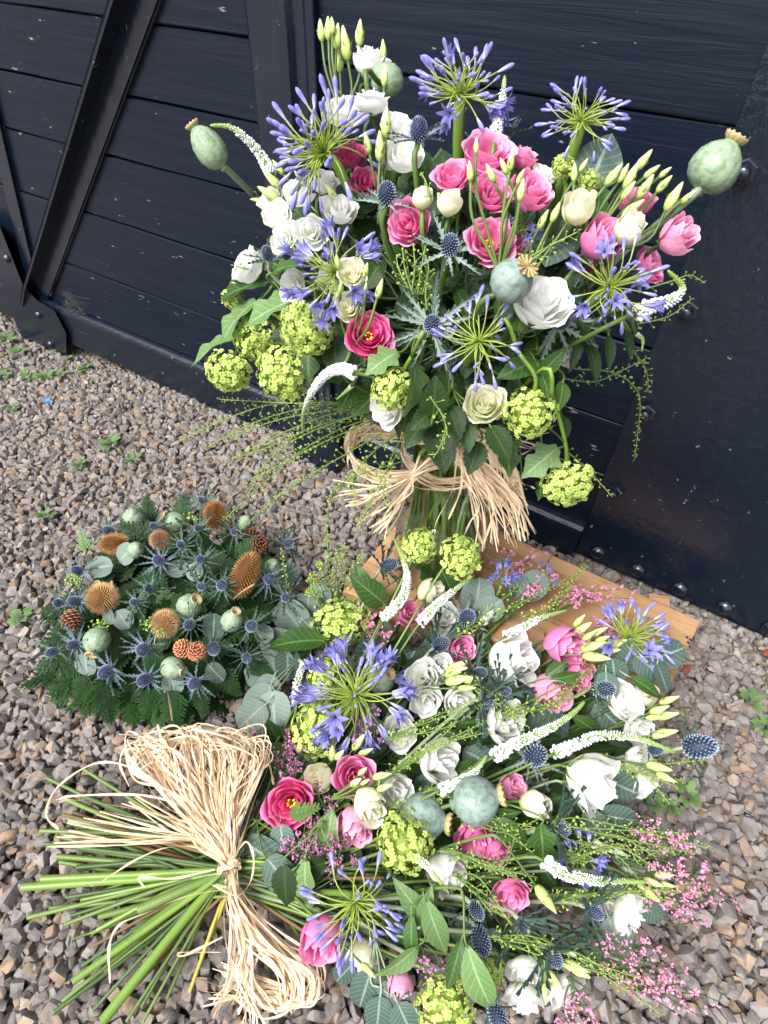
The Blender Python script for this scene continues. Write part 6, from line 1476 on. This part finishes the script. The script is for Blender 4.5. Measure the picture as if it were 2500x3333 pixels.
for i in range(96):                                 # tails hanging towards the camera, some hooking back
    a = rng.random(); j = lambda q: rng.normal(0, q)
    P = [zz(746 + j(8), 2828, .088), zz(lerp(745, 800, a) + j(8), 2940, .085 + j(.006)), zz(lerp(755, 905, a) + j(14), 3060 + j(12), .07 + j(.008))]
    if a < .45:
        P += [zz(lerp(750, 830, a * 2) + j(18), 3180 + j(15), .05), zz(lerp(690, 900, a * 2) + j(25), 3290 + j(40), .03 + rng.uniform(0, .02))]
    else:
        P += [zz(lerp(900, 1035, (a - .45) / .55) + j(10), 3150 + j(18), .055 + j(.008)), zz(lerp(930, 1025, (a - .45) / .55) + j(14), 3235 + j(22), .045), zz(lerp(860, 960, rng.random()) + j(16), 3255 + j(28), .035)]
        if rng.random() < .5: P += [zz(760 + j(50), 3200 + j(50), .03)]
    strand(P, .0042 * rng.uniform(.6, 1.25), bow2, 'tail')
for pts in ([(740, 2820), (640, 2760), (540, 2760), (440, 2800), (330, 2870), (295, 2885)], [(725, 2895), (600, 2920), (480, 2970), (390, 3010), (355, 3080), (358, 3200)], [(750, 2800), (800, 2740), (825, 2790), (815, 2870), (770, 2915), (690, 2880)], [(560, 2345), (530, 2150), (512, 2060), (500, 2100)], [(600, 2600), (430, 2500), (310, 2485), (190, 2560), (150, 2650), (190, 2700)], [(640, 2640), (480, 2590), (250, 2590), (180, 2605)], [(690, 2700), (470, 2640), (250, 2605), (190, 2610)], [(700, 2830), (560, 2860), (455, 2855), (470, 2890)], [(420, 2560), (390, 2480), (425, 2420), (520, 2400)], [(860, 2330), (855, 2420), (880, 2500), (890, 2555)], [(725, 3050), (600, 3110), (590, 3100), (720, 3100)]):
    strand([zz(u, v, .10) for u, v in pts], .0042, bow2, 'tail')
mb = MB()
for i in range(9):
    a0 = rng.uniform(0, 6.28); r0 = .0175
    P = [TIE * np.array([1, 1, 0]) * 0 + K + np.array([.62, .78, 0]) * (r0 * math.cos(a)) * .9 + np.array([0, 0, 1]) * r0 * math.sin(a) * .7 + np.array([-.78, .62, 0]) * rng.normal(0, .004) for a in np.linspace(a0, a0 + 5, 9)]
    strand(P, .0055, bow2, 'knot')

# ================================================================== the wreath
CTX['w'] = 'W'
wr = thing('wreath', 'round natural wreath of fern, thistles, teasels, poppy pods and cones on the gravel', 'wreath', CW * np.array([1, 1, 0]))
V = []; 
for i in range(32):
    for j in range(8):
        a, b = 2 * math.pi * i / 32, 2 * math.pi * j / 8; V.append((CW[0] + (WR0 - .03 + .040 * math.cos(b)) * math.cos(a), CW[1] + (WR0 - .03 + .040 * math.cos(b)) * math.sin(a), .028 + .026 * math.sin(b)))
Fc = [(i * 8 + j, ((i + 1) % 32) * 8 + j, ((i + 1) % 32) * 8 + (j + 1) % 8, i * 8 + (j + 1) % 8) for i in range(32) for j in range(8)]
add('moss_ring', MB().add(V, Fc).mesh('moss_ring', M['moss']), None, wr)
def frond(seed, mat, n=9):
    r = np.random.default_rng(seed); mb = MB()
    cz = lambda y: -.22 * y * y
    mb.add(*tube([(0, y, cz(y)) for y in np.linspace(0, 1, 7)], [.012, .011, .010, .008, .007, .005, .003], 4))
    for i in range(n):
        y = .12 + .86 * i / n; L = .40 * (1 - i / n) ** .75 + .05
        for sg in (-1, 1):
            a = .95 - .25 * i / n + r.uniform(-.06, .06); d = np.array([sg * math.sin(a), math.cos(a), 0]); e = np.array([-d[1], d[0], 0]); m_ = 6; VV_ = []; tt = []
            tw = r.uniform(-.15, .15)
            for k in range(m_ + 1):
                u = k / m_; h = .085 * (1 - u) ** .7 * (1.25 if k % 2 else .62) * (.6 + .4 * min(1, u * 4)) * (L / .4) ** .4 + .003
                for q in (-1, 0, 1):
                    p = np.array([0, y, 0]) + d * (L * u + (.02 if q else 0) * (k % 2)) + e * h * q
                    VV_.append((p[0], p[1], cz(p[1]) - .10 * u * L + .25 * abs(q) * h + tw * q * h)); tt.append(u)
            mb.add(VV_, gridf(m_ + 1, 3), tt)
    return mb.mesh('frond', M[mat])
FR = [frond(i, 'fern') for i in range(3)]; FRL = frond(8, 'fernlight', 7)
def put_frond(p, d, nrm, L, me=None): add('fern_frond', me or random.choice(FR), mat4(fr_leaf(d, nrm), p, L), wr)
for ring, (n, rad, z, L, el) in enumerate(((34, .160, .022, .105, -.08), (30, .145, .045, .10, .05), (38, .125, .060, .095, .15), (34, .095, .060, .09, .1), (16, .055, .040, .085, .25))):
    for i in range(n):
        a = 2 * math.pi * (i + rng.uniform(-.4, .4)) / n; rr = rad * rng.uniform(.9, 1.1)
        p = np.array([CW[0] + rr * math.cos(a), CW[1] + rr * math.sin(a), z * rng.uniform(.85, 1.1)])
        aa = a + rng.normal(0, .55) + (math.pi if ring >= 3 else 0); ee = el + rng.normal(0, .26)
        put_frond(p, np.array([math.cos(aa) * math.cos(ee), math.sin(aa) * math.cos(ee), math.sin(ee)]), np.array([rng.normal(0, .5), rng.normal(0, .5), 1]), L * rng.uniform(.75, 1.25))
def wpos(u, v, lift=.0): return hitW(u, v, lift)
for u, v, L, d, me in ((270, 1765, 80, (-.2, -.9, .3), FRL), (505, 1890, 130, (.35, -.85, .3), None), (455, 1740, 150, (-.8, -.5, .3), None), (545, 1955, 110, (.9, .05, .3), FRL), (440, 2000, 110, (.3, .8, .3), None), (700, 1960, 120, (.3, -.8, .4), None), (520, 2190, 130, (-.4, -.6, .5), None), (560, 2310, 150, (.05, .95, .1), None), (345, 2290, 140, (.25, .9, .1), None), (480, 2290, 120, (-.2, .95, .1), None), (510, 2140, 60, (-.3, -.8, .3), FRL), (215, 2050, 100, (-.9, -.1, .2), None), (220, 2180, 110, (-.8, .5, .1), None), (260, 2240, 110, (-.4, .8, .1), None), (650, 2280, 110, (.3, .9, .1), None), (740, 2220, 120, (.6, .7, .1), None), (840, 2170, 110, (.8, .5, .1), None), (425, 2000, 60, (.2, .9, .3), FRL), (800, 1790, 110, (.6, -.7, .2), None), (480, 1670, 110, (-.1, -.95, .2), None), (590, 1660, 110, (.2, -.95, .2), None)):
    p = wpos(u, v, .012); dd = cdir(*d); l_ = px(p, L); put_frond(p - dd * l_ * .5, dd, cdir(random.gauss(0, .2), -.2, 1), l_, me)
for u, v, L, d, nn, k in ((327, 1845, 90, (-.9, .1, .2), (-.1, -.2, 1), 'euc'), (408, 1803, 95, (.6, -.6, .3), (0, -.2, 1), 'euc'), (580, 1850, 80, (-.8, .2, .4), (0, -.2, 1), 'euc'), (632, 1860, 80, (.5, .5, .4), (.1, 0, 1), 'euc'), (350, 2002, 80, (.4, .85, .2), (-.5, 0, .8), 'euc'), (400, 2015, 85, (.6, .7, .2), (.5, .1, .8), 'euc'), (278, 2165, 95, (.0, -.9, .3), (-.1, .1, 1), 'euc'), (562, 2225, 95, (.3, .8, .3), (.1, .2, 1), 'euc'), (695, 2042, 105, (.1, -.9, .3), (.1, 0, 1), 'eucd'), (858, 2062, 80, (.8, .3, .2), (.2, 0, 1), 'euc'), (930, 1870, 100, (.7, -.4, .2), (.1, -.1, 1), 'eucd'), (700, 2190, 90, (.6, .6, .2), (.1, .2, 1), 'eucd')):
    p = wpos(u, v, .015); dd = cdir(*d); l_ = px(p, L * .86); add('eucalyptus_leaf', random.choice(LF[k]), mat4(fr_leaf(dd, cdir(*nn)), p - dd * l_ * .5, l_), wr)
def teaselmesh(mat, seed, dens=420, el=1.6):
    mb = MB(); V, Fc = ICO1; mb.add(V * np.array([.40, .40, .40 * el]), Fc, 0)
    r = np.random.default_rng(seed)
    for i in range(dens):
        z = 1 - (i + .5) / dens * 1.96; q = i * 2.39996; c = math.sqrt(max(0, 1 - z * z)); nrm = np.array([c * math.cos(q), c * math.sin(q), z]); b = nrm * np.array([.39, .39, .39 * el]); d = unit(nrm * np.array([1, 1, .7]) + np.array([0, 0, .25]) + r.normal(0, .06, 3))
        x = unit(np.cross(d, (.3, .2, 1))); y = np.cross(d, x); h = .20 * r.uniform(.8, 1.2); w_ = .021
        mb.add([b + x * w_, b - x * w_ * .5 + y * w_ * .87, b - x * w_ * .5 - y * w_ * .87, b + d * h], [(0, 1, 3), (1, 2, 3), (2, 0, 3)], [.35, .35, .35, 1])
    return mb.mesh('teasel', M[mat], False)
def put(name, me, u, v, R_, d, lift=.03, label=None, sc=(1, 1, 1)):
    p = wpos(u, v, lift); s = px(p, R_); o = add(name, me, mat4(rotz_to(cdir(*d), rng.uniform(0, 6)) @ np.diag(sc), p, s), wr)
    if label: o['label'] = label
    return o
for u, v, wd, el, d, mt, lab in ((372, 1770, 66, 1.5, (-.95, .1, .3), 'teasel', 'rust brown teasel head lying sideways'), (701, 1680, 74, 1.5, (.05, -.9, .4), 'teasel', 'upright orange brown teasel head'), (797, 1872, 84, 2.3, (.42, -.85, .3), 'teasel', 'longest orange brown teasel head'), (333, 1946, 96, 1.1, (-.3, -.2, .9), 'teaselpale', 'pale straw coloured teasel head'), (538, 2029, 88, 1.15, (.5, -.3, .8), 'teaselpale', 'pale golden teasel head in the middle'), (520, 1758, 62, 1.0, (.1, -.3, .9), 'teaselbrown', 'small round brown teasel head')):
    put('teasel', teaselmesh(mt, int(u), 520, el), u, v, wd, d, .045, lab)
for u, v, dia, d, crown in ((315, 2086, 94, (-.05, .75, .6), True), (562, 2174, 78, (.85, .15, .4), True), (617, 1972, 90, (.6, -.5, .5), True), (755, 2020, 78, (.4, -.7, .5), True), (571, 1698, 70, (-.7, -.4, .4), True), (437, 1690, 82, (.2, -.6, .7), False), (442, 1790, 60, (.5, -.4, .7), False), (888, 1845, 60, (.4, -.5, .7), False), (800, 1700, 52, (.5, -.5, .6), False)):
    poppy(u, v, dia * .9, d, None, 'g', 1.15 if dia < 85 else 1.0, .045, wr, False, crown=crown)
def conemesh(mat, seed, n=64, el=1.3):
    r = np.random.default_rng(seed); mb = MB(); V, Fc = ICO1; mb.add(V * np.array([.3, .3, .3 * el]), Fc, 0)
    for i in range(n):
        z = 1 - (i + .5) / n * 1.95; q = i * 2.39996; c = math.sqrt(max(0, 1 - z * z)); nrm = np.array([c * math.cos(q), c * math.sin(q), z]); b = nrm * np.array([.28, .28, .30 * el]); d = unit(nrm + np.array([0, 0, .55])); x = unit(np.cross(d, (0, 0, 1))); y = np.cross(x, d); L = .24 * (.6 + .4 * c); w_ = .13 * (.6 + .4 * c)
        P = [b - x * w_ * .5, b + x * w_ * .5, b + d * L * .7 + x * w_, b + d * L + x * w_ * .3, b + d * L - x * w_ * .3, b + d * L * .7 - x * w_]
        P2 = [p_ - y * .035 for p_ in P]
        mb.add(P + P2, [(0, 1, 2, 3, 4, 5), (11, 10, 9, 8, 7, 6), (2, 3, 9, 8), (3, 4, 10, 9), (4, 5, 11, 10), (1, 2, 8, 7), (5, 0, 6, 11)], [.1, .1, .7, 1, 1, .7] + [.1, .1, .5, .8, .8, .5])
    return mb.mesh('pine_cone', M[mat], False)
put('pine_cone', conemesh('cone', 1), 233, 2017, 66, (.1, .75, .5), .05, 'tan pine cone at the outer rim')
co = conemesh('coneorange', 2, 70, 1.2)
put('pine_cone', co, 597, 2112, 62, (-.5, -.6, .5), .05, 'orange brown cone, one of a pair'); put('pine_cone', co, 640, 2120, 64, (.3, -.5, .7), .05, 'orange brown cone, one of a pair')
cd = conemesh('conedark', 3)
put('pine_cone', cd, 842, 1770, 62, (.5, .0, .7), .04, 'dark brown pine cone'); put('pine_cone', cd, 820, 1748, 56, (-.4, -.6, .5), .03, 'dark brown pine cone')
for u, v, r, hm in ((252, 1857, 22, 'hollyviolet'), (517, 1824, 25, 'hollyviolet'), (354, 1728, 22, 'holly'), (499, 1713, 17, 'holly'), (589, 1773, 18, 'holly'), (653, 1821, 20, 'holly'), (656, 1628, 16, 'holly'), (644, 1719, 17, 'holly'), (764, 1731, 18, 'holly'), (939, 1770, 22, 'holly'), (876, 1885, 24, 'hollyviolet'), (722, 1905, 24, 'holly'), (656, 1909, 20, 'holly'), (484, 1915, 22, 'holly'), (243, 1957, 24, 'hollyviolet'), (192, 1963, 20, 'holly'), (617, 2032, 25, 'holly'), (819, 2038, 27, 'holly'), (695, 2111, 28, 'holly'), (466, 2114, 30, 'hollyviolet'), (345, 2186, 29, 'hollyviolet'), (469, 2213, 29, 'hollyviolet'), (632, 2225, 26, 'hollyviolet'), (168, 2123, 22, 'holly'), (237, 2099, 22, 'hollyviolet'), (803, 2141, 22, 'holly'), (437, 1960, 18, 'holly'), (930, 1945, 20, 'holly')):
    dx_, dy_ = (u - 548) / 450, (v - 1960) / 400
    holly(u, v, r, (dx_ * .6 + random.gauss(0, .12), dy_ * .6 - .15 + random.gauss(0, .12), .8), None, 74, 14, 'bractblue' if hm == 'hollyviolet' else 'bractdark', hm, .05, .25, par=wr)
for P in ([(215, 1900), (235, 1880), (270, 1900)], [(225, 1895), (250, 1905), (275, 1915)], [(300, 2040), (320, 2025), (345, 2025)], [(290, 2060), (320, 2040), (350, 2045)], [(455, 2035), (485, 2025), (520, 2030)], [(465, 2050), (500, 2045), (540, 2065)], [(600, 1690), (620, 1680), (640, 1695)]):
    cress([P], None, None, lift=.055, pod=7, step=.004, side=.010, par=wr)
for pts in ([(300, 1905), (320, 1890), (330, 1915)], [(355, 1905), (365, 1890), (362, 1920)], [(760, 1950), (790, 1925), (830, 1900)], [(840, 1720), (855, 1700), (872, 1690)]):
    V, Fc, t = tube(crom([wpos(u, v, .055) for u, v in pts], 4), .0016, 5); add('dry_twig', MB().add(V, Fc, t).mesh('dry_twig', M['teaselpale']), None, wr)
# loose frond tip lying on the open pink lisianthus
CTX['w'] = 'S'
fp = hitS(935, 2655, .085)
ft = thing('fern_tip', 'small pale fern tip lying across the wide open pink lisianthus', 'fern', fp)
add('frond', FRL, mat4(fr_leaf(cdir(.9, -.2, .1), cdir(0, .1, 1)), fp, px(fp, 110)), ft)
print('objects', len(bpy.data.objects), 'meshes', len(bpy.data.meshes))
